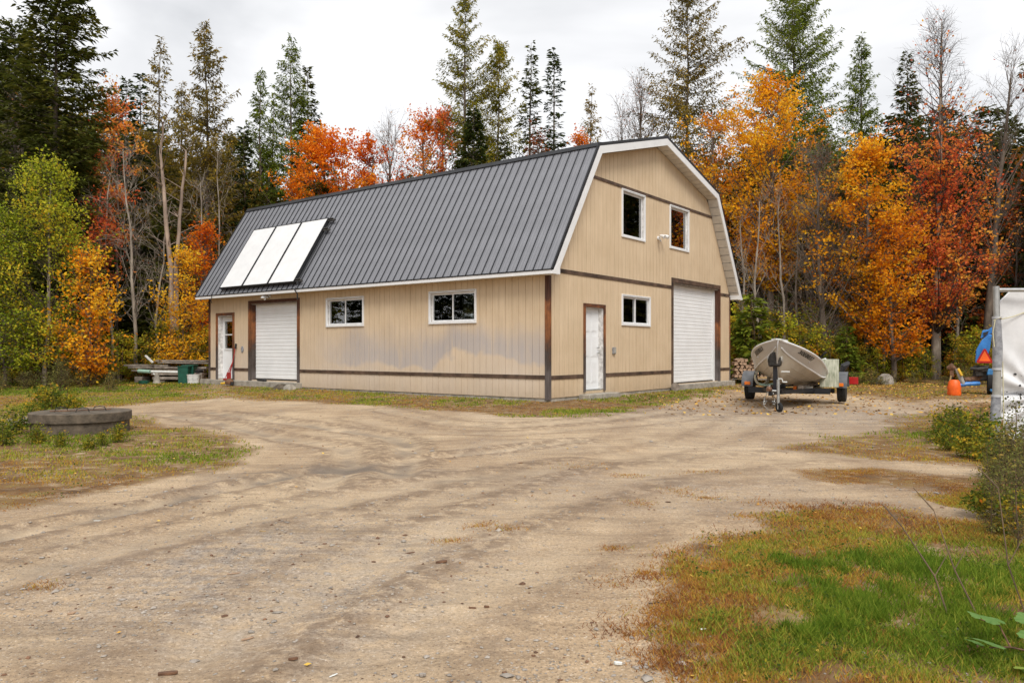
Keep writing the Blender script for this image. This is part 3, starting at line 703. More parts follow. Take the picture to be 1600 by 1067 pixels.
# soffit panels under the gable overhang
A, B = offset(prof, .212), offset(prof, .232)
for i in range(4):
    (xa, za), (xb, zb) = A[i], A[i + 1]; (xc, zc), (xd, zd) = B[i], B[i + 1]
    n = 13
    for j in range(n):
        s, t = j / n + .002, (j + 1) / n - .004
        q = [(xa + (xb - xa) * s, za + (zb - za) * s), (xa + (xb - xa) * t, za + (zb - za) * t), (xc + (xd - xc) * t, zc + (zd - zc) * t), (xc + (xd - xc) * s, zc + (zd - zc) * s)]
        MB().prism(q, 'y', y0r + .019, .0).obj('soffit_panel', M['soffit'], barn)
# eave fascia, eave soffits and boxed returns
for sgn, x0, x1 in ((1, -.33, 0), (-1, BW, 11.45)):
    xo = -.33 if sgn == 1 else 11.45
    box('eave_fascia', M['white'], barn, *(sorted((xo - sgn * .012, xo + sgn * .012))), y0r + .02, y1r - .02, 3.005, 3.088)
    box('eave_edge', M['black_metal'], barn, *(sorted((xo - sgn * .022, xo + sgn * .03))), y0r, y1r, 3.0885, 3.118)
    box('eave_soffit', M['soffit'], barn, *(sorted((xo + sgn * .0125, xo + sgn * .33 - sgn * .001))), y0r + .02, y1r - .02, 3.015, 3.03)
    xi = 0 if sgn == 1 else BW
    pts = [(xo, 3.004), (xi - sgn * .02, 3.004), (xi - sgn * .02, 3.32), (xo + sgn * .0, 3.07)]
    if sgn == -1: pts = pts[::-1]
    MB().prism(pts, 'y', y0r - .0135, -.002).obj('eave_return', M['white'], barn)
# flashing at the break and ridge cap
for s, pt in ((1, prof[1]), (-1, prof[3])):
    kx, kz = 2.07 / 3.887, 3.29 / 3.887; nx_, nz_ = -kz * s, kx
    mb = MB(); a = Vector((pt[0] - s * kx * .10, 0, pt[1] - kz * .10)); b_ = Vector((pt[0], 0, pt[1])); n_ = Vector((nx_, 0, nz_))
    u2 = Vector((s * 3.82 / 3.954, 0, 1.02 / 3.954)); c_ = b_ + u2 * .12; n2_ = Vector((-s * 1.02 / 3.954, 0, 3.82 / 3.954))
    q = [a + n_ * .029, b_ + n_ * .034, c_ + n2_ * .033, c_ + n2_ * .040, b_ + n_ * .02 + n2_ * .034, a + n_ * .038]
    mb.prism([(v.x, v.z) for v in q], 'y', y0r - .01, y1r + .01).obj('break_flashing', M['black_metal'] if s == 1 else M['roof_metal'], barn)
MB().prism([(5.36, 7.395), (5.56, 7.452), (5.76, 7.395), (5.76, 7.405), (5.56, 7.468), (5.36, 7.405)], 'y', y0r - .014, y1r + .014).obj('ridge_cap', M['black_metal'], barn)
# solar collectors
kx, kz = 2.07 / 3.887, 3.29 / 3.887
SM = Matrix(((kx, 0, -kz, prof[0][0]), (0, 1, 0, 0), (kz, 0, kx, prof[0][1]), (0, 0, 0, 1)))   # slope frame: x up the slope, y along the barn, z outward
sol_lab = ['solar collector nearest the barn corner, with pipe brackets on its edge', 'middle one of three white solar collectors on the roof', 'solar collector farthest from the barn corner']
Wr = Matrix.Translation((CX, CY, 0)) @ Matrix.Rotation(math.atan2(uy, ux), 4, 'Z')
def roof_thing(name, lab, cat, sx, sy, group=None):
    o = thing(name, lab, cat, group=group); o.matrix_world = Wr @ SM @ Matrix.Translation((sx, sy, .05)); return o
xs0, xs1 = .16, 2.66
for i, (ya, yb) in enumerate(((9.12, 10.43), (10.47, 11.80), (11.84, 13.12))):
    o = roof_thing('solar_collector', sol_lab[i], 'solar panel', xs0, ya, 'solar collectors on the roof')
    w = yb - ya; l = xs1 - xs0
    mb = MB(); mb.box(0, l, 0, .02, 0, .11).box(0, l, w - .02, w, 0, .11).box(0, .02, .02, w - .02, 0, .11).box(l - .02, l, .02, w - .02, 0, .11).obj('collector_frame', M['black_metal'], o)
    box('glass_sheet', M['cover'] if 'cover' in M else M['white'], o, .021, l - .021, .021, w - .021, .06, .095)
    box('mounting_rail', M['galv'], o, .2, .24, -.02, w + .02, -.02, -.001); box('mounting_rail', M['galv'], o, l - .3, l - .26, -.02, w + .02, -.02, -.001)
pp = roof_thing('collector_pipe', 'black pipe run and brackets along the edge of the white collectors', 'pipe', 0, 0)
MB().tube([(.1, 8.98, .05), (2.5, 8.98, .05)], .022).obj('pipe', M['black_metal'], pp, True)
MB().tube([(-.02, 8.98, .03), (-.1, 8.96, .02), (-.16, 8.95, -.12), (-.3, 8.95, -.2)], .02).obj('pipe_drop', M['black_metal'], pp, True)
for s in (.18, 2.15, 2.55): MB().box(s, s + .05, 8.78, 9.15, .03, .07).box(s + .06, s + .09, 8.9, 9.1, .0, .1).obj('bracket', M['greasy'], pp)
cb = MB().tube([(0, 0, 0), (-.04, 0, -.05), (-.05, .02, -.2), (-.01, .03, -.28)], .012).obj('eave_cable', M['black_metal'], None); cb.matrix_world = Wr @ Matrix.Translation((-.35, 13.55, 3.12)); tag(cb, 'short black cable hanging over the fascia by the white collectors', 'cable')
# wall lamps and outlets
def wl_thing(name, lab, cat, x, y, z):
    o = thing(name, lab, cat); o.matrix_world = Wr @ Matrix.Translation((x, y, z)); return o
o = wl_thing('wall_lamp', 'small white dome lamp above the left garage door', 'lamp', -.0, 10.82, 2.93)
MB().box(-.07, 0, -.04, .04, .0, .08).tube([(-.05, 0, .06), (-.16, 0, .1), (-.2, 0, .05)], .015).obj('lamp_arm', M['white'], o)
MB().lathe([(.03, .06), (.10, .03), (.13, -.02), (.12, -.02), (.02, .04)], 18, Matrix.Translation((-.2, 0, 0))).obj('lamp_shade', M['white'], o, True)
MB().lathe([(0, 0), (.03, -.01), (.04, -.05), (0, -.09)], 12, Matrix.Translation((-.2, 0, -.01))).obj('bulb', M['white'], o, True)
o = wl_thing('flood_lamp', 'white twin flood lamp between the two upper gable windows', 'lamp', 5.62, 0, 4.53)
MB().lathe([(.0, 0), (.055, 0), (.055, .03), (0, .035)], 14, Matrix.Rotation(PI / 2, 4, 'X')).obj('base_plate', M['white'], o, True)
for a, b in ((-.09, .03), (.12, .05)):
    MB().tube([(0, -.03, .0), (a * .5, -.1, .02), (a, -.14, b)], .016).obj('lamp_arm', M['white'], o, True)
    MB().tube([(a, -.12, b + .02), (a * 1.1, -.2, b - .0), (a * 1.2, -.27, b - .04)], [.03, .05, .06], 14).obj('lamp_head', M['white'], o, True)
MB().tube([(0, -.03, -.03), (0, -.08, -.07), (0, -.1, -.12)], [.02, .028, .02], 10).obj('sensor', M['white_dirty'], o, True)
o = wl_thing('outlet_box', 'grey outlet box with cover beside the gable entry door', 'outlet', 3.02, 0, 1.24)
MB().box(-.06, .06, -.05, 0, -.09, .09).obj('box_body', M['pipe_grey'], o, bevel=.006); MB().box(-.05, .05, -.065, -.051, -.07, .08).obj('box_cover', M['canvas'], o)
o = wl_thing('outlet_box', 'oval outlet cover between the left entry door and garage door', 'outlet', 0, 12.34, 1.28)
MB().lathe([(0, 0), (.07, 0), (.07, .02), (.03, .035), (0, .035)], 16, Matrix.Rotation(-PI / 2, 4, 'Y') @ Matrix.Scale(1.5, 4, (1, 0, 0))).obj('box_body', M['pipe_grey'], o, True)

# ------------------------------------------------------------------ trees and plants: generators (numpy)
def tubes(P0, P1, R0, R1, K=5):
    P0, P1 = np.asarray(P0, float), np.asarray(P1, float); n = len(P0)
    R0 = np.broadcast_to(R0, (n,)).astype(float); R1 = np.broadcast_to(R1, (n,)).astype(float)
    d = P1 - P0; d /= np.linalg.norm(d, axis=1, keepdims=True) + 1e-9
    ref = np.where(np.abs(d[:, 2:3]) > .9, [[1., 0, 0]], [[0, 0, 1.]]); a = np.cross(d, ref); a /= np.linalg.norm(a, axis=1, keepdims=True) + 1e-9; b = np.cross(d, a)
    an = np.arange(K) * 2 * PI / K; ca, sa = np.cos(an), np.sin(an)
    ring = a[:, None, :] * ca[None, :, None] + b[:, None, :] * sa[None, :, None]
    V = np.concatenate([P0[:, None] + ring * R0[:, None, None], P1[:, None] + ring * R1[:, None, None]], 1).reshape(-1, 3)
    j = np.arange(K); base = (np.arange(n) * 2 * K)[:, None]
    F = np.stack([base + j, base + (j + 1) % K, base + K + (j + 1) % K, base + K + j], -1).reshape(-1, 4)
    return V, F
def polytube(pts, rad, K=8):
    """one connected tapered tube"""
    pts = np.asarray(pts, float); n = len(pts); d = np.gradient(pts, axis=0); d /= np.linalg.norm(d, axis=1, keepdims=True) + 1e-9
    ref = np.where(np.abs(d[:, 2:3]) > .95, [[1., 0, 0]], [[0, 0, 1.]]); ref = np.where(np.abs(d[:, 2:3]) > .6, [[1., 0, 0]], ref)
    a = np.cross(d, ref); a /= np.linalg.norm(a, axis=1, keepdims=True) + 1e-9; b = np.cross(d, a)
    an = np.arange(K) * 2 * PI / K
    V = (pts[:, None] + (a[:, None] * np.cos(an)[None, :, None] + b[:, None] * np.sin(an)[None, :, None]) * np.asarray(rad)[:, None, None]).reshape(-1, 3)
    j = np.arange(K); F = np.concatenate([np.stack([i * K + j, i * K + (j + 1) % K, (i + 1) * K + (j + 1) % K, (i + 1) * K + j], -1) for i in range(n - 1)])
    return V, F
def join(parts):
    V, F, o = [], [], 0
    for v, f in parts: V.append(v); F.append(f + o); o += len(v)
    return np.concatenate(V), np.concatenate(F)
def unit(a): return a / (np.linalg.norm(a, axis=-1, keepdims=True) + 1e-9)
def leaves(P, size, rng, up=1.0, asp=.62):
    """rhombic leaf cards at P"""
    n = len(P); nrm = unit(rng.normal(size=(n, 3)) + np.array([0, 0, up])); a = unit(np.cross(nrm, rng.normal(size=(n, 3)))); b = np.cross(nrm, a)
    s = (size * rng.uniform(.65, 1.35, n))[:, None]; a = a * s; b = b * s * asp
    V = np.stack([P - a, P + b - .1 * a, P + a, P - b - .1 * a], 1).reshape(-1, 3)
    return V, np.arange(4 * n).reshape(n, 4)
def cards(P, D, L, Wd, rng, droop=0):
    """elongated sprays from P along D"""
    n = len(P); D = unit(D); side = unit(np.cross(D, rng.normal(size=(n, 3)) * .5 + np.array([0, 0, 1.])))
    L = np.asarray(L)[:, None]; Wd = np.broadcast_to(Wd, (n,))[:, None]
    tip = P + D * L; tip[:, 2] -= droop * L[:, 0]
    mid = P + D * L * .45
    V = np.stack([P, mid + side * Wd, tip, mid - side * Wd], 1).reshape(-1, 3)
    return V, np.arange(4 * n).reshape(n, 4)
def trunkline(h, rng, wob=.12, n=10, lean=(0, 0)):
    z = np.linspace(-.15 * min(1, h / 3), h, n); t = np.clip(z / h, 0, 1)
    x = np.cumsum(rng.normal(size=n)) * wob * .35; y = np.cumsum(rng.normal(size=n)) * wob * .35; x -= x[0]; y -= y[0]
    return np.stack([x + lean[0] * t ** 1.3, y + lean[1] * t ** 1.3, z], 1)
def at(line, z):
    return np.stack([np.interp(z, line[:, 2], line[:, 0]), np.interp(z, line[:, 2], line[:, 1]), z], -1)
def conifer(seed, h, r, zb=.04, dens=1.0, style='spruce', tr=None, irregular=.2, pw=.85):
    rng = np.random.default_rng(seed); tr = tr or h * .008 + .03
    tl = trunkline(h, rng, .10 if style != 'larch' else .16); trad = tr * (1 - tl[:, 2].clip(0) / h) ** 1.05 + .008
    T = [polytube(tl, trad)]
    nb = int(h * (17 if style == 'spruce' else 8.5) * dens); pw = pw * .78; r = r * (1.12 if style == 'spruce' else 1.35)
    zf = rng.random(nb) ** .9; z = h * (zb + (1 - zb) * zf); az = rng.random(nb) * 2 * PI
    prof_ = (1 - zf) ** pw * (1 + irregular * (vnoise(az * 1.2 + seed, z * .8, 1, 2) - .5) * 3)
    Lb = r * np.clip(prof_, .05, 1.3) * rng.uniform(.65, 1.12, nb) + .10
    if style == 'spruce': el0, el1 = np.interp(zf, [0, .5, 1], [-.35, -.12, .7]), np.interp(zf, [0, .6, 1], [.12, .2, .6])
    else: el0, el1 = np.interp(zf, [0, .5, 1], [-.05, .15, .8]), np.interp(zf, [0, .6, 1], [.25, .4, .8])
    el0 = el0 + rng.normal(size=nb) * .12
    base = at(tl, z); nseg = 4; pts = [base]; dirs = []
    for k in range(nseg):
        e_ = el0 + (el1 - el0) * k / (nseg - 1); d = np.stack([np.cos(az) * np.cos(e_), np.sin(az) * np.cos(e_), np.sin(e_)], 1) + rng.normal(size=(nb, 3)) * .05
        dirs.append(unit(d)); pts.append(pts[-1] + dirs[-1] * (Lb / nseg)[:, None])
    rb = .006 + .007 * Lb
    for k in range(nseg): T.append(tubes(pts[k], pts[k + 1], rb * (1 - k / nseg * .8), rb * (1 - (k + 1) / nseg * .8), 3))
    per = 26 if style == 'spruce' else 30
    cnt = np.maximum((Lb * per * dens ** .3).astype(int), 6); bi = np.repeat(np.arange(nb), cnt); m = len(bi)
    t = rng.random(m) ** (.75) * .97 + .03 if style == 'spruce' else rng.random(m) * .95 + .05
    if style != 'larch': pass
    k = np.minimum((t * nseg).astype(int), nseg - 1); fr_ = t * nseg - k
    PA = np.stack(pts, 1); DA = np.stack(dirs, 1)
    pos = PA[bi, k] * (1 - fr_[:, None]) + PA[bi, k + 1] * fr_[:, None]; dr = DA[bi, k]
    sidev = unit(np.cross(dr, [0, 0, 1.])); sg = rng.choice([-1, 1], m)[:, None]
    lw = Lb[bi] * .42 * (1 - t) ** .8 + .10
    if style == 'spruce':
        off = rng.random(m) * lw * .75; d2 = unit(dr * .65 + sidev * sg + rng.normal(size=(m, 3)) * .18)
        pos = pos + d2 * off[:, None]; pos[:, 2] -= off * .12
        V, Fc = cards(pos, d2 + np.array([0, 0, -.12]), .16 + .20 * rng.random(m), .034 + .026 * rng.random(m), rng, .2)
    else:
        off = rng.random(m) ** 1.4 * lw * .62; d2 = unit(dr * .6 + sidev * sg * .6 + rng.normal(size=(m, 3)) * .25 + np.array([0, 0, -.55]))
        pos = pos + d2 * off[:, None]
        V, Fc = cards(pos, rng.normal(size=(m, 3)) * .4 + d2, .11 + .15 * rng.random(m), .022 + .02 * rng.random(m), rng, .1)
        tw = rng.random(m) < .18; T.append(tubes(PA[bi[tw], k[tw]] * (1 - fr_[tw, None]) + PA[bi[tw], k[tw] + 1] * fr_[tw, None], pos[tw], .006, .003, 3))
    tt = np.clip(.45 + .35 * (vnoise(az[bi] * 2 + seed, pos[:, 2] * 1.5, 1, 2) - .5) * 2 + rng.normal(size=m) * .17 + .15 * (t - .5), 0, 1)
    return (T[0], join(T[1:])), (V, Fc, np.repeat(tt, 4))
def broadleaf(seed, h, rx, zb=.3, ncl=70, nl=90, leaf=.085, tr=None, lean=(0, 0), bare_top=0., cl=.55, peak=.5, trunk_stop=.9, twig=6, tmix=.5, fill=.75, tvar=.22, squash=.6, upright=0., thin=1., bend=0):
    rng = np.random.default_rng(seed); tr = tr or .012 * h + .02
    if h > 5: leaf *= .76; nl = int(nl * 1.55)
    tl = trunkline(h * trunk_stop, rng, (.12 + bend) * min(1, h / 5), 10, lean); T = [polytube(tl, tr * (1 - tl[:, 2].clip(0) / h) ** .9 + .01 * min(1, h / 5))]
    zf = rng.random(ncl) ** (.9); pr = np.clip(np.sin(PI * np.clip(zf, .03, .97) ** (np.log(.5) / np.log(peak))), 0, 1) ** .6
    cz = h * (zb + (1 - zb) * zf) - .1; az = rng.random(ncl) * 2 * PI; rr = rx * pr * (fill + (1 - fill) * rng.random(ncl)) * np.sqrt(rng.random(ncl)) * (1 + .5 * (vnoise(az + seed, zf * 3, 1, 1) - .5))
    cx = lean[0] * (cz.clip(0) / h) ** 1.3; cy = lean[1] * (cz.clip(0) / h) ** 1.3
    cc = np.stack([cx + rr * np.cos(az), cy + rr * np.sin(az), cz], 1)
    za = np.clip(cz - rr * rng.uniform(.5 + upright, 1.1 + upright * 1.5, ncl) - .15, .12 * h, h * trunk_stop * .97); a = at(tl, za)
    mid = a * .55 + cc * .45 + np.stack([np.zeros(ncl)] * 2 + [-.12 * rr * (1 - upright)], 1) + rng.normal(size=(ncl, 3)) * .06 * min(rx, 2.)
    r0 = np.clip(tr * (.22 + .12 * rng.random(ncl)) * (1 - za / h) ** .6, .003 * min(rx, 2.6), .07)
    nS = 5; Lp = []
    for i in range(nS + 1):
        s = i / nS; Lp.append(a * (1 - s) ** 2 + 2 * mid * s * (1 - s) + cc * s * s)
    for i in range(nS): T.append(tubes(Lp[i], Lp[i + 1], r0 * (1 - i / nS * .85), r0 * (1 - (i + 1) / nS * .85), 4))
    # twigs
    nt = ncl * twig; ci = np.repeat(np.arange(ncl), twig); s = rng.uniform(.45, 1, nt); k = np.minimum((s * nS).astype(int), nS - 1); LA = np.stack(Lp, 1); fr_ = (s * nS - k)[:, None]
    t0 = LA[ci, k] * (1 - fr_) + LA[ci, k + 1] * fr_
    out = unit(cc - np.stack([cx, cy, cc[:, 2] - .6], 1))[ci]
    dv = unit(rng.normal(size=(nt, 3)) * np.array([1, 1, squash]) + out * .8 + np.array([0, 0, .25 + upright])) ; tw_l = cl * rng.uniform(.6, 1.5, nt)
    t1 = t0 + dv * tw_l[:, None]; tm = (t0 + t1) / 2 + rng.normal(size=(nt, 3)) * .09 * cl
    ks = cl / .6; T.append(tubes(t0, tm, .009 * thin * ks, .006 * thin * ks, 3)); T.append(tubes(tm, t1, .006 * thin * ks, .003 * thin * ks, 3))
    if (thin < 1 or bare_top or nl < 20) and cl > .4:      # finer bare twigs
        q = rng.integers(0, nt, nt * 2); sq = rng.random(nt * 2)[:, None]; b0 = tm[q] * (1 - sq) + t1[q] * sq; T.append(tubes(b0, b0 + unit(dv[q] + rng.normal(size=(nt * 2, 3)) * .6) * .38 * ks, .004, .002, 3))
    TV = (T[0], join(T[1:])); n = ncl * nl
    if n == 0: return TV, None
    ti = rng.integers(0, nt, n); u = rng.uniform(.1, 1.05, n)[:, None]
    P_ = t0[ti] * (1 - u) + t1[ti] * u + rng.normal(size=(n, 3)) * np.array([.13, .13, .09]) * (cl / .55)
    cw = rng.random(ncl)[ci[ti]]
    keep = np.ones(n, bool)
    if bare_top: keep = rng.random(n) > np.clip((P_[:, 2] / h - (1 - bare_top)) / (bare_top * .55), 0, .97)
    keep &= rng.random(n) < (.35 + .9 * cw)
    P_ = P_[keep]; cw2 = cw[keep]
    V, Fl = leaves(P_, leaf, rng, .9)
    tt = np.clip(tmix + (cw2 - .5) * 2 * tvar + rng.normal(size=len(P_)) * .13 + .25 * (vnoise(P_[:, 0] + seed, P_[:, 2], .7, 2) - .5), 0, 1)
    return TV, (V, Fl, np.repeat(tt, 4))
def plant_mesh(gen, bark, leafm, n='crown'):
    (tr_, br_), lv = gen
    a = (npmesh('trunk', *tr_, M[bark], smooth=True), npmesh('branches', *br_, M['dark_bark' if bark == 'pale_bark' and lv is not None and len(lv[1]) > 3000 else bark], smooth=True)); b = npmesh(n, lv[0], lv[1], M[leafm], lv[2]) if lv is not None else None
    return a, b
def put(name, meshes, x, y, label, cat, group=None, rz=None, sc=1.0, sz=None, z=None, cn='crown', tn='trunk'):
    o = thing(name, label, cat, (x, y, (gz(x, y) if z is None else z)), random.uniform(0, 2 * PI) if rz is None else rz, group)
    o.scale = (sc, sc, sz or sc)
    link(tn, meshes[0][0], o); link('branches' if tn == 'trunk' else 'twigs', meshes[0][1], o)['kind'] = 'stuff'
    if meshes[1]: link(cn, meshes[1], o)
    return o
def pos(px, d): return ((px - 800) / FPX * d, d)
def hgt(top, d): return CAMZ + (HY - top) * d / FPX

# ---- named trees (pixel column of trunk, distance, pixel row of top) -> place, height
def ctree(px, d, top, r, style, lm, name, label, seed, cat='tree', group=None, zb=.05, dens=1., pw=.85, irr=.2, bark='bark', rz=0.):
    h = hgt(top, d); m = plant_mesh(conifer(seed, h, r, zb, dens, style, None, irr, pw), bark, lm)
    return put(name, m, *pos(px, d), label, cat, group, rz=rz)
def btree(px, d, top, r, lm, name, label, seed, bark='bark', cat='tree', group=None, rz=0., **kw):
    h = hgt(top, d); m = plant_mesh(broadleaf(seed, h, r, **kw), bark, lm)
    return put(name, m, *pos(px, d), label, cat, group, rz=rz)
ctree(84, 31, -85, 2.2, 'spruce', 'hemlock', 'fir_tree', 'huge dark fir whose top leaves the frame at the far left', 11, dens=2.0, pw=.42, irr=.3)
ctree(20, 36, 40, 2.4, 'spruce', 'hemlock', 'fir_tree', 'dark fir partly behind the huge fir at the left edge', 12, dens=1.3, pw=.5)
ctree(196, 38, 128, 1.0, 'spruce', 'spruce', 'spruce_tree', 'narrow dark spruce rising just right of the small red maple', 13, dens=1.2)
ctree(223, 39, 118, 1.0, 'spruce', 'spruce', 'spruce_tree', 'narrow dark spruce directly left of the sparse tamarack with a bare top', 14, dens=1.2)
ctree(246, 37, 60, 1.5, 'larch', 'larch_brown', 'tamarack_tree', 'sparse brown tamarack with nearly bare twisted top left of the barn', 15, zb=.25, dens=1.2, irr=.5)
ctree(315, 37, 36, 2.2, 'larch', 'larch_brown', 'tamarack_tree', 'tall thin tamarack above the left end of the barn roof', 16, zb=.12, dens=2.0, irr=.4)
ctree(290, 41, 130, 1.8, 'larch', 'larch_brown', 'tamarack_tree', 'olive tamarack half hidden behind the forked dead trunk', 17, zb=.08, dens=2.2)
ctree(352, 42, 215, 1.6, 'larch', 'larch_brown', 'tamarack_tree', 'olive tamarack above the far left corner of the barn roof', 18, zb=.08, dens=2.0)
ctree(405, 43, 112, 1.7, 'larch', 'larch_green', 'tamarack_tree', 'thin green tamarack left of the dense green pair', 19, zb=.1, dens=1.9)
ctree(382, 41, 200, 1.2, 'spruce', 'spruce', 'spruce_tree', 'short dark spruce above the solar collectors', 20, dens=1.2)
ctree(455, 45, 60, 2.3, 'larch', 'larch_green', 'tamarack_tree', 'dense green tamarack left of the bright orange maple', 21, zb=.1, dens=2.0)
ctree(482, 46, 110, 1.6, 'spruce', 'hemlock', 'spruce_tree', 'green spruce just behind the bright orange maple', 22, dens=1.3)
ctree(430, 44, 150, 1.5, 'larch', 'larch_green', 'tamarack_tree', 'lower green tamarack left of the dense tall one', 23, zb=.1, dens=1.3)
btree(508, 41, 190, 3.5, 'orange_leaf', 'maple_tree', 'bright orange maple showing above the middle of the roof', 24, zb=.22, ncl=190, nl=100, leaf=.10, tmix=.62, tvar=.2, cl=.6, peak=.55)
btree(580, 42, 205, 2.5, 'orange_leaf', 'maple_tree', 'thinner orange maple right of the bright orange one behind the roof', 25, zb=.2, ncl=90, nl=85, leaf=.09, tmix=.48, tvar=.22, upright=.3)
btree(607, 43, 178, 1.7, 'rust_leaf', 'bare_tree', 'grey bare tree with fine upright twigs above the roof', 26, zb=.25, ncl=70, nl=3, leaf=.07, upright=.9, thin=.9, twig=9, squash=1.2, cl=.75, trunk_stop=.8)
btree(660, 43, 178, 2.4, 'orange_leaf', 'maple_tree', 'rusty red and yellow maple left of the tall tamarack', 27, zb=.2, ncl=100, nl=80, leaf=.085, tmix=.6, tvar=.35, upright=.5)
btree(692, 43, 172, 1.2, 'red_leaf', 'maple_tree', 'small red topped maple touching the tall tamarack', 28, zb=.3, ncl=50, nl=60, leaf=.085, tmix=.5, upright=.6)
ctree(727, 44, -22, 2.4, 'larch', 'larch', 'tamarack_tree', 'tallest tamarack above the middle of the roof, top cut by the frame', 29, zb=.1, dens=2.1, irr=.45, pw=.75)
ctree(776, 43, 66, 2.0, 'larch', 'larch', 'tamarack_tree', 'yellow green tamarack directly right of the tallest one', 30, zb=.1, dens=2.2, irr=.35, pw=.6)
ctree(737, 40, 172, 1.7, 'spruce', 'spruce', 'spruce_tree', 'small dense dark green spruce just above the roof ridge', 31, dens=2.0)
ctree(790, 42, 222, .9, 'spruce', 'spruce', 'spruce_tree', 'low dark spruce tip above the ridge below the yellow green tamarack', 32, dens=1.2)
ctree(828, 45, 70, 1.35, 'spruce', 'hemlock', 'spruce_tree', 'left one of two thin dark spruces above the ridge', 33, dens=.9, irr=.4)
ctree(863, 44, 82, 1.55, 'spruce', 'spruce', 'spruce_tree', 'right one of two thin dark spruces above the ridge', 34, dens=.9, irr=.35)
btree(838, 42, 195, 1.3, 'rust_leaf', 'maple_tree', 'small rust brown maple between the two thin spruces', 35, zb=.3, ncl=45, nl=45, leaf=.08, tmix=.25, upright=.4)
btree(905, 43, 192, .9, 'orange_leaf', 'maple_tree', 'small orange maple at the right end of the ridge', 36, zb=.4, ncl=40, nl=60, leaf=.085, tmix=.6)
ctree(928, 47, 138, 1.5, 'larch', 'larch_brown', 'tamarack_tree', 'pale thin tamarack above the gable peak', 37, zb=.2, dens=1.3)
btree(968, 43, 150, 1.5, 'rust_leaf', 'bare_tree', 'nearly bare brown tree left of the big tamarack', 38, zb=.3, ncl=60, nl=10, leaf=.06, upright=.8, thin=.9, twig=8, cl=.7, squash=1.2, trunk_stop=.8)
btree(1000, 42, 112, 1.9, 'rust_leaf', 'bare_tree', 'taller nearly bare brown tree touching the big tamarack', 39, zb=.3, ncl=80, nl=10, leaf=.06, upright=.7, thin=.9, twig=8, cl=.75, squash=1.2, trunk_stop=.85)
ctree(1078, 42, -20, 3.3, 'larch', 'larch_brown', 'tamarack_tree', 'big spreading tamarack above the gable, top cut by the frame', 40, zb=.15, dens=1.8, irr=.5, pw=.62)
ctree(1243, 43, -30, 3.4, 'larch', 'larch_green', 'tamarack_tree', 'big green tamarack right of the barn, top cut by the frame', 41, zb=.12, dens=2.2, irr=.45, pw=.6)
ctree(1290, 42, 180, 2.0, 'larch', 'larch_green', 'tamarack_tree', 'bright green drooping tamarack right of the golden maple', 42, zb=.1, dens=2.2)
ctree(1347, 45, 62, 2.2, 'larch', 'larch_green', 'tamarack_tree', 'slender green tamarack left of the dark pointed spruce', 43, zb=.1, dens=2.2)
ctree(1416, 42, 88, 1.7, 'spruce', 'hemlock', 'spruce_tree', 'dark pointed spruce behind the tall red maple', 44, dens=1.3)
btree(1203, 34, 118, 3.1, 'gold', 'maple_tree', 'large golden maple towering beside the gable end', 45, zb=.30, ncl=180, nl=85, leaf=.085, tmix=.5, tvar=.3, peak=.6, upright=.2)
btree(1115, 37, 165, 3.2, 'gold', 'maple_tree', 'orange gold maple rising directly behind the gable peak', 46, zb=.28, ncl=120, nl=65, leaf=.085, tmix=.32, tvar=.3, peak=.6, upright=.2)
btree(1292, 31, 225, 1.9, 'rust_leaf', 'bare_tree', 'dense leafless tree with fine twigs between the golden and orange maples', 47, zb=.15, ncl=90, nl=4, leaf=.06, upright=.5, thin=.9, twig=9, cl=.7, squash=1.1)
btree(1352, 31, 215, 2.8, 'gold', 'maple_tree', 'orange and yellow maple with layered boughs right of the boat', 48, zb=.2, ncl=150, nl=74, leaf=.085, tmix=.38, tvar=.45, peak=.45, squash=.3)
btree(1395, 30, 330, 1.7, 'gold', 'maple_tree', 'lower orange maple crowding the layered one', 49, zb=.15, ncl=75, nl=58, leaf=.08, tmix=.15, tvar=.35, squash=.3)
btree(1463, 32, 22, 2.9, 'red_leaf', 'maple_tree', 'tall red maple with bare top and thick grey trunk', 50, bark='pale_bark', zb=.16, ncl=200, nl=84, leaf=.088, tmix=.56, tvar=.35, peak=.42, bare_top=.50, trunk_stop=.97, tr=.19, thin=.9, twig=8, upright=.35)
btree(1540, 33, 70, 1.9, 'red_leaf', 'maple_tree', 'leaning bare topped maple at the right edge behind the red one', 51, zb=.3, ncl=80, nl=25, leaf=.075, tmix=.5, bare_top=.6, upright=.7, thin=.9, twig=8, lean=(1.2, 0))
btree(1500, 35, 330, 2.4, 'red_leaf', 'maple_tree', 'low rusty red maple behind the white shelter pole', 52, zb=.12, ncl=90, nl=90, leaf=.08, tmix=.45, tvar=.3)
ctree(1572, 41, 205, 1.9, 'spruce', 'hemlock', 'pine_tree', 'dark green pine behind the red maple at the right', 53, dens=1.2, pw=.5, irr=.4)
btree(1598, 38, 275, 1.4, 'orange_leaf', 'maple_tree', 'small orange maple at the right edge of the frame', 54, zb=.3, ncl=50, nl=70, leaf=.085, tmix=.3)
btree(186, 32.5, 135, 1.15, 'red_leaf', 'maple_tree', 'small vivid red maple beside the huge fir', 55, zb=.45, ncl=42, nl=60, leaf=.08, tmix=.5, tvar=.25, squash=.3, tr=.06)
btree(150, 31, 300, 1.3, 'red_leaf', 'maple_tree', 'low dark red maple under the huge fir', 56, zb=.35, ncl=35, nl=45, leaf=.075, tmix=.25, squash=.3, tr=.05)
btree(70, 26.5, 250, 2.25, 'ygreen_leaf', 'birch_tree', 'bushy yellow green birch in front of the huge fir', 57, bark='pale_bark', zb=.06, ncl=165, nl=75, leaf=.062, tmix=.50, tvar=.2, peak=.38, tr=.07, upright=.25)
btree(8, 26, 330, 1.7, 'ygreen_leaf', 'birch_tree', 'lower yellow green birch cut by the left edge', 58, zb=.06, ncl=90, nl=90, leaf=.06, tmix=.45, peak=.4, tr=.05)
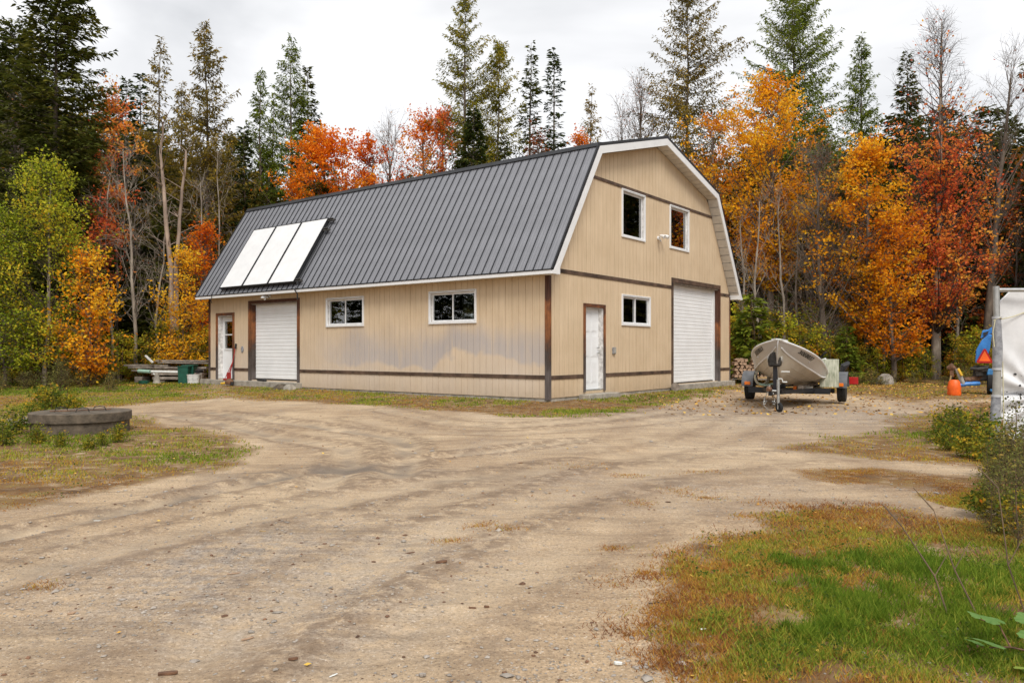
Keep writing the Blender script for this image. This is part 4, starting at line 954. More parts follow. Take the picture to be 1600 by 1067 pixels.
btree(135, 26, 400, 1.3, 'gold', 'birch_tree', 'small orange and yellow sapling beside the birch', 59, zb=.08, ncl=70, nl=75, leaf=.058, tmix=.45, tvar=.4, peak=.4, tr=.035)
btree(287, 30, 395, 1.3, 'gold', 'maple_tree', 'small golden maple left of the barn corner', 60, zb=.1, ncl=60, nl=75, leaf=.065, tmix=.62, tvar=.3, peak=.5, tr=.035)
btree(318, 33, 350, 1.3, 'orange_leaf', 'maple_tree', 'small orange maple against the left end of the barn', 61, zb=.2, ncl=55, nl=65, leaf=.07, tmix=.45, tvar=.3, tr=.04)
for px_, d_, top_, s_, lab in ((217, 30.5, 215, 62, 'slim grey trunk with bare branches right of the red maple'), (243, 31.5, 300, 63, 'thin bare leaning tree between the grey trunk and the forked dead one'), (316, 34, 270, 64, 'pale bare forked tree close to the left roof end'), (345, 35, 215, 65, 'pale bare branching tree behind the left roof edge'), (178, 31, 250, 66, 'thin bare sapling in front of the small red maple')):
    btree(px_, d_, top_, 1.15, 'rust_leaf', 'bare_tree', lab, s_, bark='pale_bark', zb=.25, ncl=28, nl=2, leaf=.05, upright=.6, thin=.9, twig=5, tr=.075 if s_ == 62 else .05, squash=1., cl=.6, trunk_stop=.95, bend=.12)
for px_, d_, top_, s_, lab in ((1158, 33, 330, 71, 'slim trunk nearest the right end of the barn eave'), (1187, 32.5, 300, 72, 'slim grey trunk left of the golden maple trunk'), (1222, 32.2, 290, 73, 'grey trunk just right of the golden maple trunk'), (1246, 33, 330, 74, 'second grey trunk right of the golden maple trunk'), (1377, 31.5, 380, 75, 'thin grey trunk left of the thick red maple trunk'), (1487, 32.5, 350, 76, 'forked thin trunk right of the thick red maple trunk'), (1437, 33, 370, 77, 'thin dark trunk directly left of the thick red maple trunk')):
    btree(px_, d_, top_, 1.0, 'rust_leaf', 'bare_tree', lab, s_, bark='pale_bark', zb=.3, ncl=20, nl=2, leaf=.05, upright=.5, thin=.9, twig=5, tr=.07, squash=1., cl=.6, trunk_stop=.95, bend=.1)
# forked dead trunk
o = thing('dead_tree', 'forked dead trunk with pale peeling wood left of the barn', 'tree', (*pos(268, 31), 0))
rg = np.random.default_rng(3)
for k_, (pts, r0, r1) in enumerate((([(0, 0, -.1), (.05, 0, 2.5), (-.05, .05, 4.6), (-.28, 0, 7.2), (-.5, .1, 9.2), (-.35, 0, 10.4)], .15, .03), ([(.12, .05, -.1), (.22, 0, 3), (.16, .05, 5), (.42, 0, 7.4), (.62, 0, 9.3)], .12, .04))):
    pts = np.array(pts); tt_ = np.linspace(0, 1, 16); src = np.linspace(0, 1, len(pts)); q = np.stack([np.interp(tt_, src, pts[:, i]) for i in range(3)], 1); q[1:, :2] += rg.normal(size=(15, 2)) * .02
    v, f = polytube(q, np.linspace(r0, r1, 16)); ps = [(v, f)]
    nb_ = 16; zi = rg.integers(5, 16, nb_); a_ = rg.random(nb_) * 2 * PI; L_ = rg.uniform(.3, 1.1, nb_); p0 = q[zi]; p1 = p0 + np.stack([np.cos(a_) * L_, np.sin(a_) * L_, L_ * .6], 1); ps.append(tubes(p0, p1, .022, .006, 4))
    v, f = join(ps); link('dead_trunk', npmesh('dead_trunk', v, f, M['dead_wood'], smooth=True), o)

# ---- forest behind: shared meshes, individual trees
BG = {
 'spruce': [plant_mesh(conifer(200 + i, 12, 1.9, .06, 1.25, 'spruce', None, .3, .7), 'bark', 'spruce') for i in range(3)],
 'fir': [plant_mesh(conifer(210 + i, 12, 2.2, .04, 1.25, 'spruce', None, .35, .55), 'bark', 'hemlock') for i in range(2)],
 'tamarack': [plant_mesh(conifer(220 + i, 12, 1.8, .2, 1.4, 'larch', None, .4, .7), 'bark', 'larch_brown') for i in range(2)],
 'maple': [plant_mesh(broadleaf(230 + i, 9, 1.9, .25, 70, 60, .10, tmix=.4, tvar=.35), 'bark', 'rust_leaf') for i in range(2)],
 'bare': [plant_mesh(broadleaf(240 + i, 10, 1.6, .35, 45, 4, .07, upright=.6, thin=.9, twig=7, squash=1.1), 'bark', 'rust_leaf') for i in range(3)],
}
BLAB = {'spruce': ('spruce_tree', 'dark spruce standing deep in the forest behind the front row of trees', 'dark forest spruces'),
        'fir': ('fir_tree', 'dark fir standing deep in the forest behind the front row of trees', 'dark forest firs'),
        'tamarack': ('tamarack_tree', 'brownish tamarack deep in the forest behind the front row of trees', 'brownish forest tamaracks'),
        'maple': ('maple_tree', 'rusty maple deep in the forest behind the front row of trees', 'rusty forest maples'),
        'bare': ('bare_tree', 'bare slim trunk with leafless twigs deep in the forest', 'bare forest trees')}
def bgput(kind, x, y, h):
    ms = random.choice(BG[kind]); nm, lb, gr = BLAB[kind]; base = {'maple': 9, 'bare': 10}.get(kind, 12)
    s_ = h / base; w_ = s_ * random.uniform(.85, 1.2)
    return put(nm, ms, x, y, lb, 'tree', gr, sc=w_, sz=s_)
random.seed(21)
nbg = 0
def skyline(px):   # lowest allowed row of background tops
    return np.interp(px, [-300, 0, 150, 200, 330, 420, 500, 600, 700, 760, 900, 1000, 1100, 1200, 1350, 1450, 1600, 1900], [60, 90, 150, 190, 235, 230, 262, 270, 262, 250, 262, 235, 215, 200, 190, 190, 230, 200])
for row, (d0, d1, st) in enumerate(((39, 44, 52), (46, 53, 46), (56, 68, 42), (72, 90, 40))):
    px = -190
    while px < 1830:
        px += st * random.uniform(.7, 1.35); d = random.uniform(d0, d1)
        if row == 0 and 330 < px < 1120 and random.random() < .55: continue
        top = skyline(px) + random.uniform(0, 95) + (0 if row else 20)
        k = random.choices(['spruce', 'fir', 'tamarack', 'maple', 'bare'], [5, 5, 2.2, 1.2, 1.5])[0]
        bgput(k, *pos(px, d), max(4, hgt(top, d) + (0 if k != 'maple' else -1))); nbg += 1
# brush along the left flank
FLANK = True
# second, nearer screens left and right of the barn
for px0, px1, da, db, n_ in ((-160, 330, 33, 39, 15), (1150, 1760, 34.5, 39, 22)):
    for i in range(n_):
        px = px0 + (px1 - px0) * (i + random.random()) / n_; d = random.uniform(da, db)
        k = random.choices(['spruce', 'fir', 'bare'], [4, 4, 3.5])[0]
        bgput(k, *pos(px, d), hgt(random.uniform(250, 400), d)); nbg += 1
for px0, px1, n_, t0, t1 in ((150, 440, 15, 215, 330), (1120, 1560, 16, 170, 300)):
    for i in range(n_):
        px = px0 + (px1 - px0) * (i + random.random()) / n_; d = random.uniform(39, 46)
        bgput(random.choices(['spruce', 'fir', 'tamarack'], [3, 4, 4])[0], *pos(px, d), hgt(random.uniform(t0, t1), d)); nbg += 1
# forest along both flanks (seen in the window panes)
for i in range(16): bgput(random.choice(['spruce', 'fir', 'maple', 'fir']), random.uniform(23, 33), random.uniform(26, 37), random.uniform(13, 17))
for sx_, n_ in ((-1, 20), (1, 12)):
    for i in range(n_):
        y_ = (2 if sx_ < 0 else -8) + (30 if sx_ < 0 else 36) * (i + random.random()) / n_; x_ = sx_ * random.uniform(24 + .1 * y_, 31)
        k = random.choices(['spruce', 'fir', 'maple'], [4, 4, 4])[0]; bgput(k, x_, y_, random.uniform(10, 15)); nbg += 1
# saplings and undergrowth along the forest edge
SH = {
 'mixed': [plant_mesh(broadleaf(300 + i, 2.2, 1.0, .05, 38, 70, .045, tr=.03, tmix=.5, tvar=.3, cl=.32, peak=.4), 'twig', 'mixed_leaf') for i in range(3)],
 'gold': [plant_mesh(broadleaf(310 + i, 2.6, .9, .08, 32, 55, .05, tr=.03, tmix=.6, tvar=.3, cl=.35, peak=.5), 'twig', 'ygreen_leaf') for i in range(2)],
 'brush': [plant_mesh(broadleaf(320 + i, 2.4, 1.3, .02, 42, 75, .06, tr=.03, tmix=.45, tvar=.3, cl=.4, peak=.35), 'twig', 'brush_leaf') for i in range(3)],
 'sapling': [plant_mesh(conifer(330 + i, 2.6, .75, .03, 1.6, 'spruce', .03, .2, .9), 'twig', 'larch_green') for i in range(2)],
 'dry': [plant_mesh(broadleaf(340 + i, 1.0, .5, .05, 26, 22, .028, tr=.012, tmix=.45, tvar=.4, cl=.2, peak=.4, upright=.8, thin=.5), 'twig', 'weed_leaf') for i in range(3)],
}
def shrub(kind, px, d, h, label, group=None, name=None, w=None):
    base = {'mixed': 2.2, 'gold': 2.6, 'brush': 2.4, 'sapling': 2.6, 'dry': 1.0}[kind]; s_ = h / base
    return put(name or {'sapling': 'spruce_sapling', 'dry': 'dry_weed'}.get(kind, 'shrub'), random.choice(SH[kind]), *pos(px, d), label, {'sapling': 'sapling', 'dry': 'weed'}.get(kind, 'shrub'), group, sc=w or s_, sz=s_, cn='foliage', tn='stem')
random.seed(5)
for i in range(64):     # dark brush under the trees
    px = -200 + 2050 * (i + random.random()) / 64
    if 350 < px < 1110: continue
    d = random.uniform(34.5, 38); shrub('brush', px, d, random.uniform(2.2, 4.2), 'dark brush filling the gaps between trunks', 'dark brush under the trees', w=random.uniform(1, 1.6))
for i in range(12):
    o_ = shrub('brush', 0, 10, random.uniform(3, 4.5), 'dark brush filling the gaps between trunks', 'dark brush under the trees', w=random.uniform(1.5, 2)); o_.location = (-25 - random.uniform(0, 4), 4 + 2.3 * i, 0)
for i in range(30):
    px = -200 + 2050 * (i + random.random()) / 30
    d = random.uniform(41, 47); shrub('brush', px, d, random.uniform(3, 6), 'dark brush filling the gaps between trunks', 'dark brush under the trees', w=random.uniform(1.5, 2.2))
for px_, d_, h_, k_ in ((1318, 31.5, 2.3, 'gold'), (1338, 31.8, 2.6, 'mixed'), (1362, 31.0, 1.9, 'mixed'), (1412, 31.2, 1.9, 'gold'), (1505, 30.5, 1.5, 'mixed'), (1532, 30.8, 1.6, 'gold'), (1150, 31.0, 2.2, 'mixed'), (1172, 30.5, 2.5, 'mixed'), (1200, 30.2, 2.1, 'mixed'), (1228, 30.6, 2.6, 'gold'), (1252, 30.1, 2.2, 'mixed'), (1278, 30.4, 2.3, 'gold'), (1300, 30.0, 1.7, 'mixed'), (1160, 33, 3.2, 'gold'), (1215, 33, 3.0, 'mixed'), (1262, 32.5, 3.1, 'gold'), (1345, 30.6, 1.5, 'mixed'), (1372, 30.2, 1.3, 'gold'), (1400, 30.4, 1.2, 'mixed'), (1425, 30.0, 1.5, 'gold'), (1446, 29.6, 1.3, 'mixed'), (1490, 31, 1.8, 'mixed'), (1520, 31.5, 2.2, 'gold'), (1545, 30.5, 2.0, 'mixed'), (1580, 31, 2.4, 'mixed')):
    shrub(k_, px_, d_, h_, 'yellow green shrub at the forest edge right of the barn', 'shrubs at the right forest edge', w=h_ / 2.2)
for px_, d_, h_, k_ in ((-40, 28.5, 2.6, 'mixed'), (20, 28.5, 2.4, 'gold'), (150, 29, 2.2, 'mixed'), (190, 29.8, 2.0, 'gold'), (225, 30.2, 1.8, 'mixed'), (250, 30.4, 2.4, 'mixed'), (275, 31.5, 2.8, 'gold'), (262, 31, 1.7, 'mixed'), (285, 30.5, 2.0, 'gold'), (305, 30.2, 1.6, 'mixed'), (322, 30.8, 2.2, 'gold'), (235, 31.5, 1.3, 'mixed'), (205, 31, 1.2, 'mixed'), (165, 27.5, 1.2, 'mixed'), (110, 27, 1.3, 'mixed'), (40, 26.5, 1.4, 'mixed'), (-20, 26.5, 1.6, 'mixed')):
    shrub(k_, px_, d_, h_, 'yellow green shrub at the forest edge left of the barn', 'shrubs at the left forest edge', w=h_ / 2.4)
shrub('sapling', 1172, 29.8, 3.3, 'bright green spruce sapling right of the gable end')
shrub('sapling', 1328, 29.8, 2.1, 'green spruce sapling behind the right trailer fender')
shrub('sapling', 1290, 31.5, 2.6, 'green spruce sapling behind the golden shrubs')
for i in range(46):
    px = -120 + 300 * random.random(); d = random.uniform(23, 28.5)
    shrub('dry', px, d, random.uniform(.5, 1.0), 'dry brown weed along the left forest edge', 'dry weeds at the left forest edge', w=random.uniform(.7, 1.2))
for i in range(16):
    px = 1330 + 230 * random.random(); d = random.uniform(27.5, 30)
    shrub('dry', px, d, random.uniform(.3, .7), 'dry weed in the leaf litter by the right forest edge', 'dry weeds at the right forest edge', w=random.uniform(.6, 1))
# weeds at the right edge, close to the camera
WB = [plant_mesh(broadleaf(350 + i, 1.25, .42, .05, 46, 26, .017, tr=.008, tmix=.4, tvar=.4, cl=.17, peak=.45, upright=1.0, thin=.4, twig=5), 'twig', 'weed_leaf') for i in range(3)]
WG = [plant_mesh(broadleaf(360 + i, .5, .30, .05, 30, 40, .02, tr=.005, tmix=.45, tvar=.3, cl=.12, peak=.5, thin=.4, twig=5), 'twig', 'mixed_leaf') for i in range(2)]
wi = 0
for px_, d_, h_, lab in ((1615, 6.0, .85, 'tall brown weed half cut by the right edge below the tarp'), (1582, 7.4, .62, 'leafy dry weed close to the lower tarp edge'), (1550, 5.0, .42, 'low brown weed left of the twiggy one'), (1588, 6.4, .85, 'tall dry weed in front of the white tarp'), (1560, 6.9, .55, 'dry seedy weed at the foot of the grey pole'), (1600, 5.3, .75, 'dark dense weed clump cut by the right edge'), (1572, 5.4, .6, 'brown weed clump left of the dark dense one'), (1545, 6.2, .5, 'short brown weed on the edge of the sandy track'), (1592, 4.6, .62, 'brown twiggy weed above the vine leaves'), (1635, 5.6, 1.2, 'tall weed just outside the right edge')):
    put('dry_weed', WB[wi % 3], *pos(px_, d_), lab, 'weed', sc=h_ / 1.25, sz=h_ / 1.25, cn='foliage', tn='stem'); wi += 1
for px_, d_, h_ in ((1470, 10.6, .45), (1500, 10.2, .5), (1530, 9.8, .55), (1485, 9.6, .35), (1515, 9.0, .4), (1545, 8.6, .45), (1490, 11.4, .5), (1575, 8.4, .5), (1555, 7.4, .35), (1540, 5.6, .3), (1585, 5.0, .35)):
    put('green_weed', WG[wi % 2], *pos(px_, d_), 'leafy green weed growing between the track and the white shelter', 'weed', 'green weeds by the shelter', sc=h_ * 2.3, sz=h_ * 2, cn='foliage', tn='stem'); wi += 1
for px_, d_, h_ in ((20, 11.2, .45), (48, 12.4, .4), (-30, 10.6, .5), (80, 14, .6), (105, 14.4, .55), (70, 14.8, .6), (5, 10.0, .35), (95, 9.9, .22), (140, 9.7, .22), (185, 10.4, .28), (60, 10.2, .3), (160, 10.0, .2)):
    put('green_weed', WG[wi % 2], *pos(px_, d_), 'leafy green weed around the round concrete lid', 'weed', 'green weeds by the concrete lid', sc=h_ * 2.3, sz=h_ * 2, cn='foliage', tn='stem'); wi += 1
# bare stalks near the lower right
for i, (pts, lab) in enumerate((([(1.98, 3.45, 0), (1.93, 3.5, .22), (1.84, 3.62, .42), (1.80, 3.7, .50)], 'bare leaning stalk over the grass at the lower right'), ([(2.1, 3.4, 0), (2.02, 3.5, .25), (1.98, 3.6, .5)], 'dark bare stalk standing beside the vine leaves'), ([(2.25, 3.3, .0), (2.2, 3.4, .3), (2.22, 3.5, .62)], 'upright bare stalk at the right edge above the vine'))):
    MB().tube(pts, .0045, 6, .002).tube([pts[1], tuple(Vector(pts[1]) + Vector((.09, .03, .12)))], .0025, 5, .0015).tube([pts[2], tuple(Vector(pts[2]) + Vector((-.08, .03, .1)))], .004, 5, .002).obj('dry_stalk', M['twig'], None)
    bpy.data.objects['dry_stalk' if i == 0 else 'dry_stalk.%03d' % i]; tag(bpy.context.scene.objects['dry_stalk' if i == 0 else 'dry_stalk.%03d' % i], lab, 'stalk')
# vine with large lobed leaves
def lobed(sz):
    out = []; n = 28
    for j in range(n):
        a = 2 * PI * j / n; r = .55 + .30 * abs(math.cos(1.5 * a)) ** 1.5 + .12 * math.cos(a) + (.04 if j % 2 else -.03)
        if abs(a - PI) < .25: r = .22
        out.append((r * math.cos(a) * sz, r * math.sin(a) * sz, -.10 * sz * r * r + .03 * sz * math.sin(3 * a)))
    vs = [(0, 0, .02 * sz)] + out; fs = [(0, 1 + j, 1 + (j + 1) % n) for j in range(n)]; return vs, fs
vine = thing('vine', 'green vine with large lobed leaves in the bottom right corner', 'vine', (1.95, 2.95, 0))
vs, fs = lobed(.078); vme = npmesh('vine_leaf', np.array(vs), np.array(fs), M['vine_leaf'], .35 + .4 * np.random.default_rng(1).random(len(vs)), smooth=True)
vm2 = npmesh('vine_leaf', np.array(vs), np.array(fs), M['vine_leaf'], np.full(len(vs), .95), smooth=True)
for i, (x, y, z, r, t_, s_) in enumerate(((-.12, .0, .13, 2.9, .35, 1.15), (-.02, .13, .17, 2.2, .2, .9), (.08, .02, .14, .4, .4, 1.0), (-.05, -.12, .08, 3.6, .3, .75), (.14, .15, .16, 1.2, .3, .9), (-.17, -.13, .04, 3.0, .2, .7), (.04, -.16, .06, 5.0, .2, .9), (.0, .26, .14, 1.9, .3, .6), (-.10, .10, .09, 2.6, .3, .6), (.2, -.05, .1, .2, .3, .9))):
    link('vine_leaf', vm2 if i in (3, 5) else vme, vine, (x, y, z), (t_ * .6, -t_ * .7, r)).scale = (s_,) * 3
MB().tube([(.3, -.1, .02), (.15, .0, .07), (0, .05, .09), (-.1, .02, .1)], .005, 6, .003).tube([(0, .05, .09), (.02, .15, .14), (0, .25, .13)], .004, 6, .002).tube([(.15, 0, .07), (.05, -.1, .05), (-.1, -.13, .035)], .004, 6, .002).obj('vine_stem', M['rust'], vine, True)

# ---- grass: blades where the ground is covered
def region_points(key, n, rng):
    p = POLY[key]; lo, hi = p.min(0), p.max(0); lo = np.maximum(lo, [-22, 2.3]); hi = np.minimum(hi, [22, 34])
    q = rng.random((n, 2)); y = 1 / (1 / lo[1] + q[:, 1] * (1 / hi[1] - 1 / lo[1])); x = lo[0] + q[:, 0] * (hi[0] - lo[0])
    P_ = np.stack([x, y], 1); vis = np.abs(P_[:, 0]) < P_[:, 1] * .74 + .4
    P_ = P_[vis]; c = cover(P_, key); clump = vnoise(P_[:, 0], P_[:, 1], 3.5, 2)
    return P_[rng.random(len(P_)) < np.clip((c - .3) * 1.6, 0, 1) * np.clip(clump * 3.2 - .85, .10, 1)]
gr_ = np.random.default_rng(9); GV, GT = [], []
def add_blades(P_, h, tt, w=.004, lean=.6):
    tt = tt + .22 * (vnoise(P_[:, 0], P_[:, 1], 9., 2) - .5)
    n = len(P_); z = ground_z(P_); a = gr_.random(n) * 2 * PI; d = np.stack([np.cos(a), np.sin(a)], 1) * lean * (h * gr_.uniform(.2, 1.3, n))[:, None]
    b = gr_.random(n) * 2 * PI; wv = np.stack([np.cos(b), np.sin(b)], 1) * (w * (1 + .22 * P_[:, 1]))[:, None]
    base = np.concatenate([P_, (z - .004)[:, None]], 1)
    v0 = base.copy(); v0[:, :2] -= wv; v1 = base.copy(); v1[:, :2] += wv; v2 = base.copy(); v2[:, :2] += d; v2[:, 2] += h * gr_.uniform(.6, 1.0, n)
    GV.append(np.stack([v0, v1, v2], 1).reshape(-1, 3)); GT.append(np.repeat(np.clip(tt, 0, 1), 3))
def gspot(P_, px, py, rx, ry): 
    c = gp(px, py); return np.exp(-((P_[:, 0] - c[0]) / rx) ** 2 - ((P_[:, 1] - c[1]) / ry) ** 2)
P_ = region_points('lawn', 420000, gr_); nz_ = vnoise(P_[:, 0], P_[:, 1], 1.6, 3)
green = .82 * np.clip(1.3 * gspot(P_, 1400, 930, 1.1, .8) + 1.2 * gspot(P_, 1560, 960, .6, 1.0) + 1. * gspot(P_, 1480, 1040, .7, .35) + .35, 0, 1) * np.clip(nz_ * 3.0 - .75, .08, 1.15)
add_blades(P_, .016 + .042 * np.clip(green, 0, 1) * gr_.random(len(P_)) + .012 * gr_.random(len(P_)), .78 - .72 * green + gr_.normal(size=len(P_)) * .17, .0019, .9)
for key, n, g0, hh in (('brown', 60000, .0, .03), ('brown2', 16000, .25, .03), ('mid', 110000, .25, .05), ('barn', 150000, .62, .05), ('farleft', 140000, .35, .05), ('island', 230000, .48, .045), ('far', 40000, .42, .05)):
    P_ = region_points(key, n, gr_); nz_ = vnoise(P_[:, 0] + 9, P_[:, 1], .9, 3)
    g = g0 + (nz_ - .5) * 1.3
    if key == 'mid': g = g + 1.0 * gspot(P_, 1490, 685, 1.2, 1.6)
    if key == 'island': g = g + .5 * gspot(P_, 130, 690, 2.4, 1.1) + .35 * gspot(P_, 0, 670, 1.6, 2.0) + .3 * gspot(P_, 330, 705, 1.2, .8) - .5 * np.clip(1 - (P_[:, 1] - 6.5) / 2.2, 0, 1)
    if key == 'farleft': g = g + .6 * np.clip((P_[:, 1] - 19) / 5, -1, 1) + .8 * gspot(P_, 90, 632, 1.0, 2)
    if key == 'barn': g = g - .5 * np.clip((20.5 - P_[:, 1]) / 3, 0, 1) * (nz_ < .5)
    g = np.clip(g, 0, 1)
    add_blades(P_, hh * (.35 + g) * gr_.uniform(.4, 1.2, len(P_)), .80 - .62 * g + gr_.normal(size=len(P_)) * .11, .0028)
for spots, hh_, tc_, lean_ in ((((1105, 880, .16), (1075, 915, .14), (1060, 960, .13), (1130, 940, .12), (1090, 985, .10), (1050, 1010, .10), (1150, 905, .12), (1215, 850, .16), (1310, 838, .2), (1420, 832, .2), (1240, 812, .2), (1340, 806, .2), (1125, 1000, .09), (1200, 1030, .10), (1040, 1045, .07), (1500, 850, .15), (1380, 1010, .08)), .035, .80, 1.1),
                               (((1290, 948, .10), (1340, 960, .10), (1390, 970, .10), (1450, 950, .12), (1500, 985, .10), (1410, 900, .14), (1480, 905, .14), (1540, 930, .12), (1350, 895, .12), (1330, 1000, .06), (1270, 1010, .05), (1560, 1010, .08), (1250, 900, .1)), .075, .10, .7)):
    for px_, py_, r_ in spots:
        c = gp(px_, py_)
        for k_ in range(9):
            cc_ = np.array(c) + gr_.normal(size=2) * r_ * 1.1; q = cc_ + gr_.normal(size=(150, 2)) * r_ * (.25 + .5 * gr_.random()); add_blades(q, hh_ * gr_.uniform(.3, 1.1, len(q)), tc_ + gr_.normal(size=len(q)) * .10 + gr_.normal() * .07, .0017, lean_)
# tufts scattered in the drive
tp = []
for px_, py_, r_ in ((750, 822, .07), (790, 830, .08), (705, 845, .06), (1000, 788, .08), (1105, 778, .1), (1065, 770, .1), (960, 860, .05), (1050, 865, .12), (1040, 900, .2), (1075, 920, .25), (1010, 960, .1), (900, 728, .2), (70, 920, .05), (1100, 740, .15), (980, 745, .1)):
    c = gp(px_, py_); q = gr_.normal(size=(260, 2)) * r_ * np.array([1, .8]) + c; tp.append(q)
P_ = np.concatenate(tp); add_blades(P_, .03 * gr_.uniform(.3, 1, len(P_)), .72 + gr_.normal(size=len(P_)) * .14, .0014, 1.2)
GV = np.concatenate(GV); GT = np.concatenate(GT); print('blades', len(GV) // 3)
tag(link('grass', npmesh('grass', GV, np.arange(len(GV)).reshape(-1, 3), M['grass'], GT)), 'short green and rust brown grass around the dirt yard', 'grass', kind='stuff')
# low broad leaved weeds in the grass
PP = []
for key, n in (('lawn', 22000), ('island', 30000), ('barn', 12000), ('mid', 9000), ('farleft', 14000)):
    q = region_points(key, n, gr_); q = q[vnoise(q[:, 0] + 3, q[:, 1] + 8, 2.2, 2) > .52]; PP.append(q)
P_ = np.concatenate(PP); z_ = ground_z(P_); V, Fq = leaves(np.concatenate([P_, (z_ + .012 + .03 * gr_.random(len(P_)))[:, None]], 1), .0062 * (1 + .10 * P_[:, 1]), gr_, 2.2, .7)
tag(link('clover', npmesh('clover', V, Fq, M['mixed_leaf'], np.repeat(np.clip(.22 + gr_.normal(size=len(P_)) * .13, 0, 1), 4))), 'small broad leaved ground weeds among the grass', 'ground cover', kind='stuff')
# fallen leaves
q1 = np.stack([gr_.uniform(-16, 16, 16000), gr_.uniform(26, 37, 16000)], 1); q1 = q1[(np.abs(q1[:, 0]) > 7.5) | (q1[:, 1] > 36)]
q2 = np.stack([gr_.uniform(3, 14, 2500), gr_.uniform(15, 28, 2500)], 1); q3 = np.stack([gr_.uniform(-9, 6, 260), gr_.uniform(3, 17, 260)], 1); q4 = region_points('lawn', 1500, gr_); q5 = region_points('barn', 2500, gr_)
for nm, Q, s_, lb in (('fallen_leaves', np.concatenate([q1, q2]), .04, 'orange and tan leaves fallen along the forest edge'), ('scattered_leaves', np.concatenate([q3, q4, q5]), .013, 'small tan leaves scattered over the yard and grass')):
    Q = Q[~((((Q[:, 0] - CX) * ux + (Q[:, 1] - CY) * uy) > -.4) & (((Q[:, 0] - CX) * ux + (Q[:, 1] - CY) * uy) < 11.5) & ((-(Q[:, 0] - CX) * uy + (Q[:, 1] - CY) * ux) > -.4) & ((-(Q[:, 0] - CX) * uy + (Q[:, 1] - CY) * ux) < 14.8))]
    V, Fq = leaves(np.concatenate([Q, (ground_z(Q) + .01)[:, None]], 1), s_, gr_, 3, .7)
    tag(link(nm, npmesh(nm, V, Fq, M['litter'], np.repeat(gr_.random(len(Q)), 4))), lb, 'leaves', kind='stuff')
# pebbles and bark crumbs
def stones(n, size, region, m, nm, lb, cat):
    base = np.array([(1, 0, 0), (-1, 0, 0), (0, 1, 0), (0, -1, 0), (0, 0, 1), (0, 0, -.6), (.6, .6, .45), (-.6, .6, .4), (-.6, -.6, .45), (.6, -.6, .4)])
    fb = [(4, 0, 6), (4, 6, 2), (4, 2, 7), (4, 7, 1), (4, 1, 8), (4, 8, 3), (4, 3, 9), (4, 9, 0), (0, 2, 6), (2, 1, 7), (1, 3, 8), (3, 0, 9)]
    Q = region(n); n = len(Q); s_ = size * gr_.lognormal(0, .45, n) * (1 + .03 * Q[:, 1]); sc3 = np.stack([s_ * gr_.uniform(.7, 1.5, n), s_ * gr_.uniform(.6, 1.1, n), s_ * gr_.uniform(.35, .7, n)], 1)
    V = base[None] * sc3[:, None] * gr_.uniform(.8, 1.2, (n, 10, 1)); a = gr_.random(n) * 2 * PI; ca, sa = np.cos(a)[:, None], np.sin(a)[:, None]
    V = np.stack([V[..., 0] * ca - V[..., 1] * sa, V[..., 0] * sa + V[..., 1] * ca, V[..., 2]], -1); V[..., :2] += Q[:, None]; V[..., 2] += (ground_z(Q) + s_ * .15)[:, None]
    Fb = (np.array(fb)[None] + (np.arange(n) * 10)[:, None, None]).reshape(-1, 3)
    return tag(link(nm, npmesh(nm, V.reshape(-1, 3), Fb, M[m])), lb, cat, kind='stuff')
def scat(n, y0=2.6, y1=20, k=2.2):
    y = y0 + (y1 - y0) * gr_.random(n) ** k; x = gr_.uniform(-.75, .75, n) * y; Q = np.stack([x, y], 1); c = np.zeros(n)
    for key in POLY: c = np.maximum(c, cover(Q, key))
    d, _ = rutfield(Q); w = np.clip(vnoise(x, y, .8, 3) * 2.4 - .7, .06, 1)
    lx = (x - CX) * ux + (y - CY) * uy; ly = -(x - CX) * uy + (y - CY) * ux
    return Q[(gr_.random(n) < w * (1 - .75 * c)) & ~((lx > -.4) & (ly > -.4))]
stones(26000, .0048, scat, 'stone', 'gravel', 'fine grey gravel strewn over the dirt yard', 'gravel')
stones(380, .010, scat, 'stone', 'pebbles', 'larger grey pebbles lying on the dirt yard', 'pebbles')
stones(2600, .0055, scat, 'rust', 'bark_crumbs', 'dark bark crumbs strewn over the dirt yard', 'bark')

# ------------------------------------------------------------------ objects
def place(o, x, y, z=None, rz=0): o.location = (x, y, gz(x, y) if z is None else z); o.rotation_euler = (0, 0, rz); return o
# round concrete well cap
wx, wy = (127 - 800) / FPX * 11.65, 11.65
o = thing('well_cover', 'round concrete tank lid with wire handles standing in the grass at the left', 'lid', (wx, wy, gz(wx, wy) - .02), .4)
MB().lathe([(0, -.1), (.66, -.1), (.66, .19), (0, .19)], 40).obj('drum', M['old_concrete'], o, True)
MB().lathe([(0, .191), (.675, .191), (.692, .196), (.692, .318), (.684, .326), (0, .335)], 56).obj('lid', M['old_concrete'], o, True)
for a, b in ((.25, .25), (-.25, .2), (.05, .0)):
    MB().tube([(a - .09, b - .3, .33), (a - .07, b - .3, .385), (a, b - .3, .40), (a + .07, b - .3, .385), (a + .09, b - .3, .33)], .007, 8).obj('wire_handle', M['greasy'], o, True)
MB().tube([(-.4, -.1, .345), (-.1, -.2, .35), (.15, -.12, .35), (.4, .0, .345)], .009, 6).obj('iron_rod', M['rust'], o, True)
o = MB().tube([(0, 0, .06), (.28, .03, .09), (.55, -.02, .05)], [.07, .09, .05], 10).obj('log', M['grey_wood'], None, True); place(o, wx - 1.35, wy + .35, rz=.2); tag(o, 'short dark log lying left of the round concrete lid', 'log')
